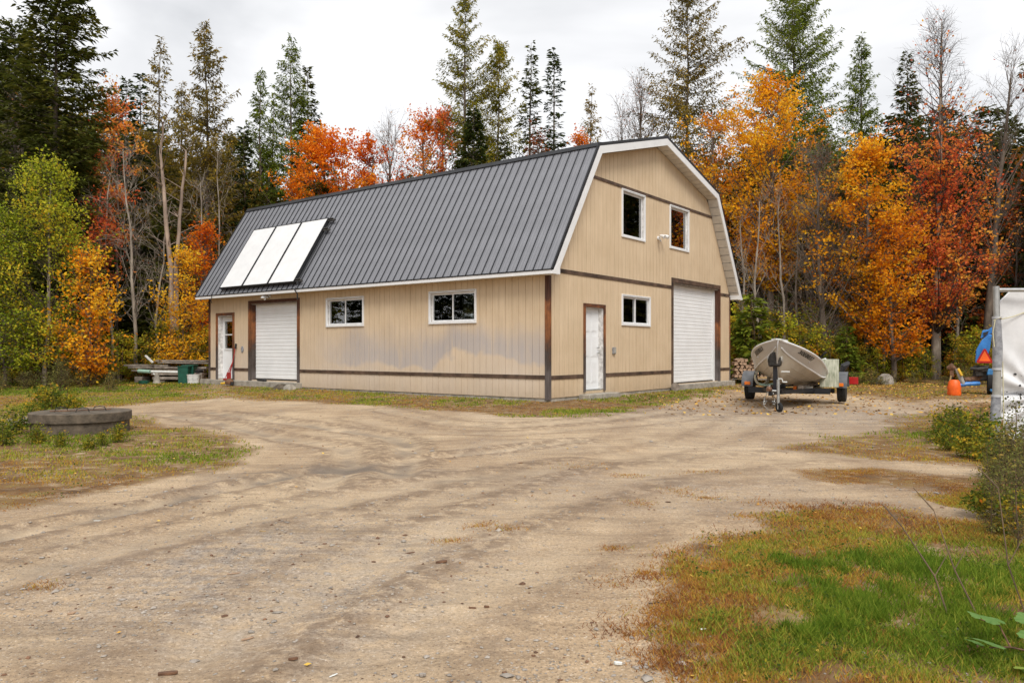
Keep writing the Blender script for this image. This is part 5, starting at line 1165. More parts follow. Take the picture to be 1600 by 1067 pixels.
# trailer ------------------------------------------------------------
TRX, TRY, TRR = 5.20, 15.5, -math.radians(27.2)
tr = thing('boat_trailer', 'black boat trailer with grey fenders and a galvanised jockey stand', 'trailer', (TRX, TRY, 0), TRR)
TB = M['trailer_black']; tz = .34
def bar(mb, a, b, w=.05, h=.08):
    a, b = Vector(a), Vector(b); d = (b - a).normalized(); s_ = d.cross(Vector((0, 0, 1))).normalized() * w / 2; u_ = s_.cross(d).normalized() * h / 2
    vs = [a + s_ + u_, a - s_ + u_, a - s_ - u_, a + s_ - u_, b + s_ + u_, b - s_ + u_, b - s_ - u_, b + s_ - u_]
    return mb.add(vs, [(0, 1, 2, 3), (7, 6, 5, 4), (0, 4, 5, 1), (1, 5, 6, 2), (2, 6, 7, 3), (3, 7, 4, 0)])
bar(MB(), (0, .12, tz + .03), (0, 2.2, tz), .075, .09).obj('tongue', TB, tr)
for s_ in (-1, 1):
    bar(MB(), (s_ * .05, 1.2, tz), (s_ * .55, 2.6, tz), .05, .08).obj('frame_rail', TB, tr); bar(MB(), (s_ * .55, 2.6, tz), (s_ * .55, 5.1, tz), .05, .08).obj('frame_rail', TB, tr)
bar(MB(), (-.92, 3.95, .27), (.92, 3.95, .27), .07, .10).obj('axle', TB, tr); bar(MB(), (-.90, 2.75, .31), (.92, 2.75, .31), .07, .13).obj('cross_beam', TB, tr); bar(MB(), (-.6, 4.9, tz), (.6, 4.9, tz), .06, .08).obj('cross_beam', TB, tr)
for s_ in (-1, 1):
    w_ = thing('wheel', None, None); w_.parent = tr; w_.location = (s_ * 1.08, 4.0, .30); w_.rotation_euler = (0, PI / 2, 0)
    MB().lathe([(.19, -.085), (.25, -.10), (.288, -.09), (.300, -.06), (.300, -.012), (.292, -.008), (.292, .008), (.300, .012), (.300, .06), (.288, .09), (.25, .10), (.19, .085)], 36).obj('tyre', M['rubber'], w_, True)
    MB().lathe([(0, -.07), (.05, -.075), (.06, -.05), (.15, -.03), (.19, -.08), (.195, 0), (.19, .08), (.15, .03), (.06, .05), (.05, .075), (0, .07)], 24).obj('rim', M['galv'], w_, True)
    mb = MB(); n = 12; R1 = .40
    for i in range(n):      # round fender: top sheet and inner skirt
        a0, a1 = PI * (.02 + .96 * i / n), PI * (.02 + .96 * (i + 1) / n)
        for (xa, xb, ra, rb) in ((s_ * .95, s_ * 1.22, R1, R1), (s_ * .944, s_ * .95, R1 - .07, R1)):
            q = []
            for aa in (a0, a1):
                for rr_ in ((ra, ra - .012) if ra == rb else (ra, rb)): q.append((4.0 - math.cos(aa) * rr_, .33 + math.sin(aa) * rr_))
            x0, x1 = sorted((xa, xb)); mb.prism([q[0], q[2], q[3], q[1]], 'x', x0, x1)
    f_ = mb.obj('fender', M['fender_grey'], tr)
    box('side_marker', M['amber'], f_, *sorted((s_ * 1.0, s_ * 1.14)), 3.575, 3.598, .33 + .06, .33 + .14, .006)
    box('fender_bracket', TB, f_, *sorted((s_ * .60, s_ * .95)), 3.9, 3.96, .36, .42)
box('tail_lamp', M['red_lens'], tr, 1.16, 1.40, 4.75, 4.83, .40, .58, .01); box('tail_lamp_arm', TB, tr, .56, 1.30, 4.84, 4.88, .42, .48); box('tail_lamp', M['red_lens'], tr, -1.36, -1.18, 4.75, 4.83, .40, .56, .01)
rf = box('reflector', M['amber'], tr, .13, .20, 2.66, 2.70, .34, .42, .006); box('reflector_plate', M['canvas'], tr, .22, .55, 2.68, 2.712, .33, .42)
# winch post
wp = bar(MB(), (0, .86, tz), (0, .80, .98), .085, .085).obj('winch_post', TB, tr)
MB().prism([(-.13, .90), (.11, .90), (.13, 1.0), (.12, 1.12), (.05, 1.22), (-.08, 1.20), (-.14, 1.08)], 'y', .70, .90).obj('winch_housing', M['greasy'], wp, bevel=.03); MB().tube([(-.15, .80, 1.06), (.15, .80, 1.06)], .07, 14).obj('winch_drum', M['canvas'], wp, True)
MB().tube([(.13, .74, .80), (.26, .72, .80), (.30, .72, .80)], .014, 8).obj('winch_crank', M['pvc'], wp, True)
MB().tube([(0, .9, 1.15), (0, .98, 1.24)], .05, 10).obj('bow_stop', M['rubber'], wp, True); MB().tube([(.02, .82, 1.1), (.03, .9, 1.3), (.02, .96, 1.40)], .008, 6).obj('winch_strap', M['letter'], wp)
# jockey stand
jk = MB().tube([(.16, .10, .18), (.16, .10, .66)], .030, 14).obj('jockey_tube', M['galv'], tr, True)
MB().tube([(.16, .10, .66), (.16, .10, .675), (.23, .10, .675), (.245, .10, .62)], .010, 8).obj('crank_handle', M['pvc'], jk, True); MB().tube([(.245, .10, .61), (.33, .10, .61)], .013, 8).obj('crank_grip', M['pvc'], jk, True)
MB().tube([(.16, .10, .06), (.16, .10, .2)], .022, 12).obj('inner_tube', M['galv'], jk, True)
MB().tube([(0, .12, .43), (.16, .11, .43)], .014, 8).obj('clamp_bar', M['pvc'], jk, True)
MB().box(.155, .165, .05, .15, .06, .12).obj('wheel_fork', M['galv'], jk)
MB().lathe([(0, -.02), (.05, -.03), (.08, -.035), (.098, -.02), (.098, .02), (.08, .035), (.05, .03), (0, .02)], 24, Matrix.Translation((.18, .10, .095)) @ Matrix.Rotation(.75, 4, 'Z') @ Matrix.Rotation(PI / 2, 4, 'Y')).obj('jockey_wheel', M['rubber'], jk, True)
cp = MB().tube([(0, -.14, .46), (0, -.08, .475), (0, .02, .46), (0, .14, .45)], [.035, .05, .045, .045], 12).obj('coupler', M['rust'], tr, True); MB().tube([(0, -.02, .5), (0, .05, .54), (0, .13, .53)], .012, 8).obj('coupler_latch', M['galv'], cp, True)
for s_ in (-1, 1):
    for i in range(9):
        t_ = i / 8; p = Vector((s_ * (.05 + .05 * math.sin(t_ * 3)), .06 - .05 * t_, .42 - .22 * math.sin(t_ * PI * .62)))
        a_ = i * PI / 2; d1 = Vector((math.cos(a_) * .012, math.sin(a_) * .012, 0))
        MB().tube([p + Vector((0, 0, .018)), p + d1, p - Vector((0, 0, .018)), p - d1, p + Vector((0, 0, .018))], .0045, 5).obj('chain_link', M['galv'], cp, True)
    MB().tube([(s_ * .09, .02, .22), (s_ * .12, .0, .20), (s_ * .1, .0, .16), (s_ * .07, .01, .17)], .008, 6).obj('chain_hook', M['galv'], cp, True)
MB().tube([(-.05, .3, .42), (-.12, .1, .25), (-.1, 0, .12), (-.02, -.02, .06)], .006, 6).obj('light_cord', M['canvas'], tr, True)
for s_ in (-1, 1): bar(MB(), (s_ * .34, 2.2, .42), (s_ * .42, 4.8, .40), .09, .06).obj('bunk_board', M['grey_wood'], tr)
for y_ in (1.7, 3.0, 4.6): MB().tube([(-.09, y_, .46), (.09, y_, .46)], [.045, .045], 14).obj('keel_roller', M['rubber'], tr, True)
# boat -----------------------------------------------------------------
BL_ = 4.3; BZ = .50; roll = math.radians(8.5)
bt = bpy.data.objects.new('fishing_boat', None); C.objects.link(bt); tag(bt, 'open aluminium fishing boat with black registration letters, bow towards the yard', 'boat')
bt.matrix_world = Matrix.Translation((5.412, 15.877, .58)) @ Matrix.Rotation(-.46, 4, 'Z') @ Matrix.Rotation(.101, 4, 'Y') @ Matrix.Rotation(-.061, 4, 'X')
def hb_(s):  # half beam at gunwale
    return .821 * (1 - max(0, (1 - s / 3.5)) ** 3.78) if s < 3.5 else .82 - .03 * (s - 3.5)
def st(s):
    b = max(hb_(s), .02); e_ = min(s / 2.4, 1)
    zg = .886 - .744 * min(s / 3.2, 1) ** 1.026 + .061 * min(s, 3.6); zc = .885 - .749 * min(1, s / 2.3) ** .62 + .055 * min(s, 3); zk = .70 * max(0, 1 - s / .95) ** 1.6
    c = b * (.25 + .70 * e_ ** .7); return b, zg, c, zc, min(zk, zc - .02)
def section(s, off=0):
    b, zg, c, zc, zk = st(s); b -= off; c = max(.004, c - off); zk += off; zc += off * .6; zc = min(zc, zg - .02)
    hh = []
    for t_ in np.linspace(0, 1, 5): hh.append((c * t_, zk + (zc - zk) * (t_ ** 1.25)))
    for t_ in np.linspace(0, 1, 6)[1:]: hh.append((c + (b - c) * (t_ ** .85), zc + (zg - zc) * t_))
    return hh
ss = [0, .06, .15, .3, .5, .75, 1.0, 1.3, 1.6, 2.0, 2.4, 2.8, 3.2, 3.6, 4.0, 4.3]
def hullmesh(off, name, m, j0, j1):
    mb = MB(); rows = []
    for s in ss:
        hh = section(s, off)[j0:j1 + 1]; rows.append(hh)
    for sg in (-1, 1):
        vs = [(sg * p[0], ss[i], p[1]) for i, r_ in enumerate(rows) for p in r_]; k = j1 - j0 + 1
        mb.add(vs, [(i * k + j, i * k + j + 1, (i + 1) * k + j + 1, (i + 1) * k + j) for i in range(len(ss) - 1) for j in range(k - 1)])
    me = mb.mesh(name, m, False)
    import bmesh
    bm = bmesh.new(); bm.from_mesh(me); bmesh.ops.remove_doubles(bm, verts=bm.verts, dist=.003); bmesh.ops.recalc_face_normals(bm, faces=bm.faces); bm.to_mesh(me); bm.free()
    me.polygons.foreach_set('use_smooth', [True] * len(me.polygons)); return link(name, me, bt)
hull = hullmesh(0, 'hull_side', M['alu'], 4, 9); hullmesh(0, 'hull_bottom', M['alu_low'], 0, 4); hullmesh(.025, 'hull_lining', M['alu'], 0, 9)
hs = [(p[0], p[1]) for p in section(4.3)]; MB().prism([(-x, z) for x, z in hs[::-1]] + hs[1:], 'y', 4.27, 4.31).obj('transom', M['alu'], bt)
sm = np.linspace(0.0, 4.3, 26)
for sg in (-1, 1):
    MB().tube([(sg * st(s)[0], s, st(s)[1] + .008) for s in sm], .022, 8).obj('gunwale', M['white'], bt, True)
    MB().tube([(sg * (st(s)[2] + .004), s, st(s)[3]) for s in sm[1:]], .018, 6).obj('chine_strake', M['white'], bt, True)
    for f in (.45, .75):
        MB().tube([(sg * (section(s)[3][0] if f > .6 else section(s)[2][0]), s, (section(s)[3][1] if f > .6 else section(s)[2][1]) - .004) for s in sm[5:]], .008, 5).obj('hull_rib', M['alu_low'], bt)
MB().tube([(0, s - .012, z) for s, z in [(0, .89), (.0, .8), (.02, .71)] + [(s, st(s)[4] - .006) for s in (.1, .25, .45, .7, 1.0, 1.6, 2.4, 3.4, 4.3)]], .014, 6).obj('keel_strip', M['alu'], bt, True)
MB().prism([(-.05, -.03), (.05, -.03), (.17, .22), (-.17, .22)], 'z', .885, .915).obj('bow_cap', M['pvc'], bt, bevel=.006)
for y_ in (1.2, 2.3, 3.5): box('bench_seat', M['alu'], bt, -st(y_)[0] + .10, st(y_)[0] - .10, y_, y_ + .26, st(y_)[1] - .16, st(y_)[1] - .12)
# registration numbers bent onto the hull sides
def reg(txt, sg, s0, s1):
    cu = bpy.data.curves.new('reg', 'FONT'); cu.body = txt; cu.size = 1; cu.extrude = 0; cu.offset = .02
    to = bpy.data.objects.new('reg', cu); C.objects.link(to); dg = bpy.context.evaluated_depsgraph_get(); me = bpy.data.meshes.new_from_object(to.evaluated_get(dg)); bpy.data.objects.remove(to)
    co = np.array([v.co[:] for v in me.vertices]); co[:, 0] = (co[:, 0] - co[:, 0].min()) / np.ptp(co[:, 0]); co[:, 1] = (co[:, 1] - co[:, 1].min()) / np.ptp(co[:, 1])
    for v, c_ in zip(me.vertices, co):
        u_ = c_[0] if sg > 0 else 1 - c_[0]; s = s0 + (s1 - s0) * u_; b, zg, c, zc, zk = st(s); t_ = .66 + (c_[1] - .5) * .34
        x = c + (b - c) * t_ ** .85 + .008; v.co = (sg * x, s - .006, zc + (zg - zc) * t_)
    me.materials.clear(); me.materials.append(M['letter']); link('registration_number', me, bt)
reg('30E8837', 1, .62, 1.25); reg('30E8837', -1, .62, 1.25)
MB().tube([(.60, 3.0, .44), (.72, 3.1, .60), (.80, 3.1, .66)], [.08, .15, .12], 14).obj('float_fender', M['pvc'], bt, True)
MB().tube([(.62, 2.9, .40), (.60, 2.85, .70), (.74, 2.8, .88)], .03, 8).tube([(.58, 2.85, .66), (.76, 2.8, .40)], .04, 8).obj('seat_strap', M['letter'], bt)
MB().tube([(.15, 3.0, .2), (.15, 3.0, .92)], .014, 8).obj('light_pole', M['pvc'], bt, True)
om = thing('outboard_motor', None, None); om.parent = bt; om.location = (0, 4.36, 0)
MB().box(-.12, .12, -.05, .2, .35, .62).obj('cowling', M['letter'], om, bevel=.04); MB().tube([(0, .08, .4), (0, .1, .1), (0, .12, -.05)], [.06, .045, .03], 10).obj('leg', M['letter'], om, True); MB().tube([(0, -.05, .5), (0, -.4, .52)], .02, 8).obj('tiller', M['letter'], om)
# things on and by the trailer
Tm = Matrix.Translation((TRX, TRY, 0)) @ Matrix.Rotation(TRR, 4, 'Z')
def ontr(o, x, y, z, rot=(0, 0, 0)):
    o.matrix_world = Tm @ Matrix.Translation((x, y, z)) @ Euler(rot).to_matrix().to_4x4(); return o
o = MB().box(-.21, .21, -.01, .012, 0, .66).obj('plywood_sheet', M['ply_green'], None, bevel=.003); ontr(o, .85, 3.35, .38, (-.05, 0, .12)); tag(o, 'green stained plywood sheet standing between the boat and right fender', 'plywood')
o = thing('rope_coil', 'pale rope and strap bundle hanging by the left trailer wheel', 'rope'); o.matrix_world = Tm
for k_ in range(5): MB().tube([(-.55 + .13 * math.cos(a) * (1 + k_ * .1), 2.5 + .02 * k_, .62 + (.16 + .012 * k_) * math.sin(a)) for a in np.linspace(PI * .5 + k_ * .2, PI * 2.1, 14)], .012, 6).obj('rope_loop', M['rope' if k_ % 2 else 'canvas'], o, True)
MB().tube([(-.60, 2.5, .46), (-.45, 2.49, .43), (-.3, 2.5, .47), (-.2, 2.5, .45)], .022, 6).obj('strap', M['pvc_green'], o, True)
o = MB().tube([(0, 0, 0), (.02, .01, .12), (.1, 0, .2), (.2, 0, .1)], [.05, .08, .07, .03], 10).obj('tarp_bundle', M['green_bin'], None, True); ontr(o, -.62, 2.6, .66); tag(o, 'dark green tarp bundle on the trailer frame under the bow', 'tarp')
o = MB().tube([(0, 0, 0), (.05, 0, .14), (.12, 0, .2), (.10, .1, .1)], [.06, .09, .07, .03], 8).obj('motor_cover', M['letter'], None, True); ontr(o, 1.06, 4.3, .72); tag(o, 'black bundle perched behind the right trailer fender', 'cover')

# tractor at the right --------------------------------------------------
TX, TY = (1530 - 800) / FPX * 21.4, 21.4
t = thing('tractor', 'blue tractor seen from behind, partly hidden by the grey pole, with orange triangle sign', 'tractor', (TX, TY, gz(TX, TY)), -math.atan2(TX, TY))
k = 21.4 / FPX
def tp_(x, y): return ((x - 1530) * k * .86, CAMZ - (y - HY) * k)
mb = MB(); pts = [tp_(*p) for p in ((1524, 568), (1525, 548), (1534, 532), (1545, 523), (1550, 524), (1546, 548), (1540, 567))]; mb.prism(pts, 'y', -.02, .75); mb.obj('fender', M['blue'], t, bevel=.02)
mb = MB(); pts = [tp_(*p) for p in ((1532, 530), (1535, 517), (1544, 516), (1551, 511), (1557, 511), (1556, 517), (1549, 522), (1544, 524))]; mb.prism(pts, 'y', .05, .5); mb.obj('hood_edge', M['blue'], t, bevel=.012)
MB().prism([tp_(*p) for p in ((1536, 521), (1545, 518), (1543, 523), (1537, 527))], 'y', .03, .049).obj('lamp_recess', M['letter'], t)
sg_ = MB().prism([tp_(*p) for p in ((1527, 568), (1550, 568), (1551, 566), (1540, 546), (1537, 546), (1526, 565))], 'y', -.075, -.065).obj('triangle_sign', M['red_lens'], t)
MB().prism([tp_(*p) for p in ((1529.5, 565), (1547.5, 565), (1538.5, 549))], 'y', -.080, -.0755).obj('sign_face', M['orange'], sg_)
MB().box(tp_(1520, 0)[0], tp_(1546, 0)[0], .1, .7, .38, .80).box(-.1, .1, -.04, .099, .5, .7).box(-.02, .2, -.06, .099, .62, .78).obj('rear_housing', M['greasy'], t, bevel=.03)
MB().tube([(-.2, 0, .72), (0, -.06, .70), (.2, 0, .74)], .05, 10).obj('rockshaft', M['greasy'], t, True)
for x0_, wd in ((.18, .2), (1.3, .3)):
    w_ = thing('wheel', None, None); w_.parent = t; w_.location = (x0_ + wd / 2, .9 if wd > .25 else .3, .36 if wd < .25 else .55); w_.rotation_euler = (0, PI / 2, 0); R_ = .36 if wd < .25 else .55
    MB().lathe([(R_ * .55, -wd / 2), (R_ * .9, -wd / 2), (R_, -wd / 2 + .03), (R_, wd / 2 - .03), (R_ * .9, wd / 2), (R_ * .55, wd / 2)], 30).obj('tyre', M['rubber'], w_, True)
    MB().lathe([(0, -.03), (R_ * .5, -.06), (R_ * .56, -wd / 2), (R_ * .56, wd / 2), (R_ * .5, .06), (0, .03)], 24).obj('rim', M['blue_dull'], w_, True)
mb = MB(); pts = [tp_(*p) for p in ((1540, 577), (1556, 577), (1553, 614), (1546, 612))]; mb.prism(pts, 'y', .0, .5); mb.obj('side_panel', M['blue_dull'], t, bevel=.03)
MB().tube([(tp_(1498, 603)[0], -.15, tp_(0, 603)[1]), (tp_(1510, 601)[0], -.1, tp_(0, 601)[1]), (tp_(1530, 600)[0], .1, tp_(0, 600)[1])], [.05, .06, .06], 8).obj('lower_arm', M['blue'], t, True)
MB().tube([(tp_(1495, 577)[0], -.12, tp_(0, 577)[1]), (tp_(1505, 601)[0], -.12, tp_(0, 601)[1])], .06, 8).obj('hydraulic_link', M['canvas'], t, True); MB().tube([(tp_(1497, 577)[0], -.16, tp_(0, 577)[1]), (tp_(1503, 588)[0], -.19, tp_(0, 588)[1])], .035, 8).obj('link_cover', M['yellow'], t, True)
MB().tube([(tp_(1480, 577)[0], -.1, tp_(0, 577)[1]), (tp_(1486, 574)[0], -.12, tp_(0, 574)[1]), (tp_(1492, 578)[0], -.1, tp_(0, 578)[1])], [.05, .11, .06], 8).box(tp_(1484, 0)[0], tp_(1490, 0)[0], -.16, -.04, tp_(0, 590)[1], tp_(0, 577)[1]).obj('gear_case', M['rust'], t, True)
MB().tube([(tp_(1506, 596)[0], -.0, tp_(0, 596)[1]), (tp_(1520, 594)[0], .1, tp_(0, 594)[1]), (tp_(1534, 590)[0], .2, tp_(0, 590)[1])], [.09, .08, .1], 8).obj('drive_shaft', M['rust'], t, True)
MB().tube([(tp_(1486, 588)[0], -.2, tp_(0, 588)[1]), (tp_(1480, 612)[0], -.24, .02)], .022, 6).obj('stand_leg', M['pale_wood'], t)
o = MB().lathe([(0, .0), (.16, 0), (.175, .05), (.16, .14), (.17, .2), (.14, .36), (.10, .42), (0, .43)], 20, wob=.03).obj('orange_float', M['orange'], None, True); place(o, *pos(1491, 21.15)); tag(o, 'bright orange plastic drum standing left of the blue tractor', 'drum')
# shelter at the right ---------------------------------------------------
sx_, sy_ = pos(1556.5, 10.5)
t = thing('tarp_shelter', 'white tarp shelter with taped grey corner pole at the right edge', 'shelter', (sx_, sy_, gz(sx_, sy_)))
MB().tube([(-.03, 0, -.1), (.0, 0, .55), (.02, 0, 1.1), (.0, 0, 2.13)], [.055, .05, .042, .040], 16).obj('pole', M['galv'], t, True)
MB().tube([(-.035, 0, -.02), (-.015, 0, .35), (.0, 0, .62)], [.068, .062, .058], 14).obj('pole_sleeve', M['pipe_grey'], t, True); MB().tube([(.015, 0, 1.02), (.02, 0, 1.28), (.008, 0, 1.62), (.005, 0, 1.7)], [.058, .062, .056, .05], 14).obj('pole_sleeve', M['pipe_grey'], t, True); MB().tube([(.005, 0, .64), (.015, 0, .98)], [.052, .050], 14).obj('pole_sleeve', M['canvas'], t, True)
for z_ in (.63, 1.0, 1.7, .3): MB().tube([(.0 if z_ < .7 else .012, 0, z_ - .015), (.0 if z_ < .7 else .012, 0, z_ + .015)], .062, 14).obj('tape_band', M['tape'], t, True)
MB().tube([(.03, .02, 2.08), (3.2, .02, 2.08)], .028, 12).obj('top_rail', M['galv'], t, True)
for z_ in (.98, 1.28): MB().tube([(.02, .02, z_), (.12, .12, z_)], .015, 8).obj('rail_stub', M['galv'], t, True)
MB().tube([(-.05, -.02, 1.66), (.02, -.065, 1.70), (.06, -.02, 1.68), (.3, .1, 1.72), (.7, .2, 1.85), (1.4, .3, 2.0)], .007, 6).obj('rope', M['rope'], t, True); MB().tube([(-.04, -.04, 1.66), (-.07, -.04, 1.5), (-.05, -.04, 1.3)], .006, 6).obj('rope', M['rope'], t, True)
MB().tube([(.085, -.03, .05), (.08, -.03, .6), (.075, -.02, 1.1)], .007, 6).obj('rope', M['rope'], t, True)
nu, nv = 90, 110; U, Vv = np.meshgrid(np.linspace(0, 1, nu), np.linspace(0, 1, nv)); left = np.interp(Vv, [0, .12, .3, .8, .93, 1], [.30, .20, .10, .10, .14, .30]); Xx = left + (3.2 - left) * U; Zz = 2.1 * Vv - .01
dx_, dz_ = Xx - .75, Zz - .62; ang = np.arctan2(dz_, dx_); rad_ = np.hypot(dx_, dz_)
Yy = .16 + .02 * np.sin(Xx * 9 + Zz * 2) + .035 * (vnoise(Xx * 2, Zz * .7, 2, 3) - .5) + .045 * np.sin(ang * 13 + .6 * np.sin(ang * 5)) * np.exp(-rad_ * 1.1) * np.clip(rad_ * 5, 0, 1) + .10 * np.exp(-((Zz - .60 - .05 * np.sin(Xx * 3)) / .03) ** 2) * (Xx > .2) - .03 * U
Yy += .05 * np.sin(Xx * 14 + 2) * np.clip(.5 - Zz, 0, 1)
i_ = np.arange(nu * nv).reshape(nv, nu); Ft = np.stack([i_[:-1, :-1], i_[:-1, 1:], i_[1:, 1:], i_[1:, :-1]], -1).reshape(-1, 4)
M['tarp'] = mat('white_tarp', (.72, .73, .75), .45, var=.08, scale=3, bump=.12, bscale=90)
tm_ = npmesh('tarp', np.stack([Xx.ravel(), Yy.ravel(), Zz.ravel()], 1), Ft, M['tarp'], smooth=True); to_ = link('tarp', tm_, t)
md = to_.modifiers.new('thickness', 'SOLIDIFY'); md.thickness = .003
rg = np.random.default_rng(4)
for i in range(26):
    x, z = rg.uniform(.14, .75), rg.uniform(.08, .95); r_ = rg.uniform(.006, .016)
    yv = float(Yy[int(z / 2.1 * (nv - 1)), min(nu - 1, max(0, int((x - .1) / 3.1 * (nu - 1))))])
    MB().lathe([(0, 0), (r_, 0), (r_, .006), (0, .006)], 8, Matrix.Translation((x, yv - .012, z)) @ Matrix.Rotation(PI / 2, 4, 'X')).obj('tarp_spot', M['letter'], t)
MB().tube([(3.2, 0, -.1), (3.2, 0, 2.13)], .04, 12).obj('pole', M['galv'], t, True)
# lumber pile left of the barn -----------------------------------------
def plank(x0, x1, y, z, th, wd, tilt, lab, grp='grey planks piled left of the barn', m='grey_wood', yr=0.):
    o = MB().box(0, x1 - x0, 0, wd, 0, th).obj('plank', M[m], None, bevel=.006); o.location = (x0, y, z); o.rotation_euler = (0, -tilt, yr); return tag(o, lab, 'plank', grp)
ky = 29.2 / FPX
def lx_(px): return (px - 800) * ky
def lz_(py): return CAMZ - (py - HY) * ky
for i, (a, b, py, th, tl, lab) in enumerate(((240, 322, 562, .07, -.01, 'topmost grey plank of the pile left of the barn'), (246, 330, 565, .06, -.015, 'second plank from the top of the pile, its end towards the barn'), (193, 262, 569, .08, -.008, 'plank at the left end of the pile, sticking out farthest'), (200, 322, 572, .09, -.006, 'long squared beam in the middle of the pile'), (205, 318, 577, .08, .0, 'long plank under the squared beam'), (236, 318, 582, .10, .0, 'shorter plank low in the pile behind the pipes'), (238, 316, 588, .12, .0, 'lowest plank resting on the blocks'))):
    for j in range(3 if i in (0, 3, 6) else 2): plank(lx_(a) + .1 * j, lx_(b) - .08 * j, 29.2 + .28 * j, lz_(py) - th, th * .85, .25, tl, lab if j == 0 else 'grey plank %s behind the %s' % ('directly' if j == 1 else 'farther', lab.split(' of the pile')[0].split(' under the squared')[0].replace('plank at the left end', 'left end plank')))
for px_ in (215, 250, 300): o = MB().box(-.15, .15, 0, .7, 0, .22).obj('timber_block', M['grey_wood'], None, bevel=.01); o.location = (lx_(px_), 29.25, 0.02); tag(o, 'timber block under the %s of the plank pile left of the barn' % {215: 'far end', 250: 'middle', 300: 'barn end'}[px_], 'block', 'blocks under the plank pile')
o = MB().box(-.2, .2, 0, .12, -.03, .03).obj('pale_board', M['pvc'], None, bevel=.01); o.location = (lx_(236), 29.0, lz_(561)); o.rotation_euler = (0, .75, 0); tag(o, 'short white board leaning on top of the plank pile', 'board')
o = MB().tube([(lx_(244), 28.7, lz_(580)), (lx_(290), 28.7, lz_(581))], .05, 10).obj('white_pipe', M['pvc'], None, True); tag(o, 'white plastic pipe lying in front of the plank pile', 'pipe')
o = MB().tube([(lx_(228), 28.6, lz_(579)), (lx_(246), 28.6, lz_(580))], [.075, .07], 10).obj('green_pipe', M['pvc_green'], None, True); tag(o, 'pale green pipe end left of the white pipe', 'pipe')
o = MB().tube([(lx_(252), 28.55, lz_(583)), (lx_(257), 28.55, lz_(586)), (lx_(261), 28.5, lz_(591))], .035, 8).obj('white_elbow', M['pvc'], None, True); tag(o, 'bent white pipe piece below the white plastic pipe', 'pipe')
o = MB().lathe([(0, 0), (.15, 0), (.12, .1), (.08, .3), (.06, .4), (0, .4)], 18).obj('concrete_footing', M['concrete'], None, True); place(o, *pos(245, 28.4)); tag(o, 'pale cone shaped footing in front of the plank pile', 'footing')
for px_, w_, h_, lab in ((289, .20, .62, 'dark green bin in front of the right end of the plank pile'), (297, .21, .66, 'dark green bin behind the white buckets')):
    o = thing('green_bin', lab, 'bin', (*pos(px_, 28.5 + (.3 if px_ > 290 else 0)), 0)); MB().prism([(-w_ * .85, 0), (w_ * .85, 0), (w_, h_), (-w_, h_)], 'y', -.2, .2).obj('bin_body', M['green_bin'], o, bevel=.02); box('bin_lid', M['green_bin'], o, -w_ - .02, w_ + .02, -.22, .22, h_ + .001, h_ + .04, .01)
for px_, d_, lab in ((298.5, 27.9, 'left one of two white buckets left of the barn'), (306, 27.9, 'right one of two white buckets left of the barn')):
    o = thing('bucket', lab, 'bucket', (*pos(px_, d_), 0)); MB().lathe([(0, 0), (.115, 0), (.14, .34), (.15, .345), (.15, .37), (.13, .37), (.105, .02), (0, .02)], 22).obj('bucket_body', M['pvc'], o, True); MB().tube([(-.14, -.0, .33), (-.1, -.1, .22), (0, -.15, .17), (.1, -.1, .22), (.14, 0, .33)], .005, 6).obj('wire_handle', M['galv'], o)
o = MB().lathe([(0, 0), (.12, .0), (.14, .1), (.06, .15), (0, .16)], 14, wob=.1).obj('rubber_bag', M['letter'], None, True); o.location = (*pos(311, 28.1), .42); tag(o, 'black bag lying on the bins by the white buckets', 'bag')
o = MB().box(-.14, .14, -.1, .1, -.0, .42).obj('stump_block', M['grey_wood'], None, bevel=.02); o.location = (*pos(311, 28.1), 0); tag(o, 'grey wooden block carrying the black bag', 'block')
o = MB().lathe([(0, 0), (.17, 0), (.19, .12), (.0, .13)], 16).obj('green_basin', M['green_bin'], None, True); place(o, *pos(225, 27.9)); tag(o, 'low dark green basin in the weeds left of the footing', 'basin')
for a, b, d_, r_, lab in ((54, 140, 27.2, .09, 'long grey log lying at the left forest edge'), (120, 146, 27.0, .10, 'dark log end right of the long grey log')):
    o = MB().tube([(*pos(a, d_), .09), (*pos((a + b) / 2, d_ + .1), .13), (*pos(b, d_), .12)], [r_ * .8, r_, r_], 10).obj('log', M['grey_wood'] if a < 100 else M['rust'], None, True); tag(o, lab, 'log')
# tools at the left door
o = thing('shovel', 'red handled shovel leaning on the trim between left door and garage door', 'shovel'); o.matrix_world = Wr @ Matrix.Translation((-.18, 12.72, .25))
MB().tube([(0, .12, .05), (.10, 0, .8), (.13, -.05, 1.18)], .016, 8).obj('handle', M['red_handle'], o, True); MB().tube([(.13, -.05, 1.05), (.14, -.06, 1.22)], .03, 8).obj('grip', M['letter'], o, True); MB().box(-.02, .02, .02, .24, -.02, .26).obj('blade', M['red_handle'], o, bevel=.01)
o = thing('garden_rake', 'red metal handled tool standing beside the shovel', 'rake'); o.matrix_world = Wr @ Matrix.Translation((-.20, 12.98, .25))
MB().tube([(0, -.02, .02), (.12, -.22, .62)], .012, 8).tube([(0, .1, .02), (.12, -.2, .62)], .012, 8).obj('handle', M['red_handle'], o, True); MB().box(-.03, .03, -.1, .14, 0, .05).obj('head', M['red_handle'], o, bevel=.005)
o = thing('yard_trimmer', 'small rusty red machine head with yellow guard on the apron edge', 'tool'); o.matrix_world = Wr @ Matrix.Translation((-.35, 12.55, .12))
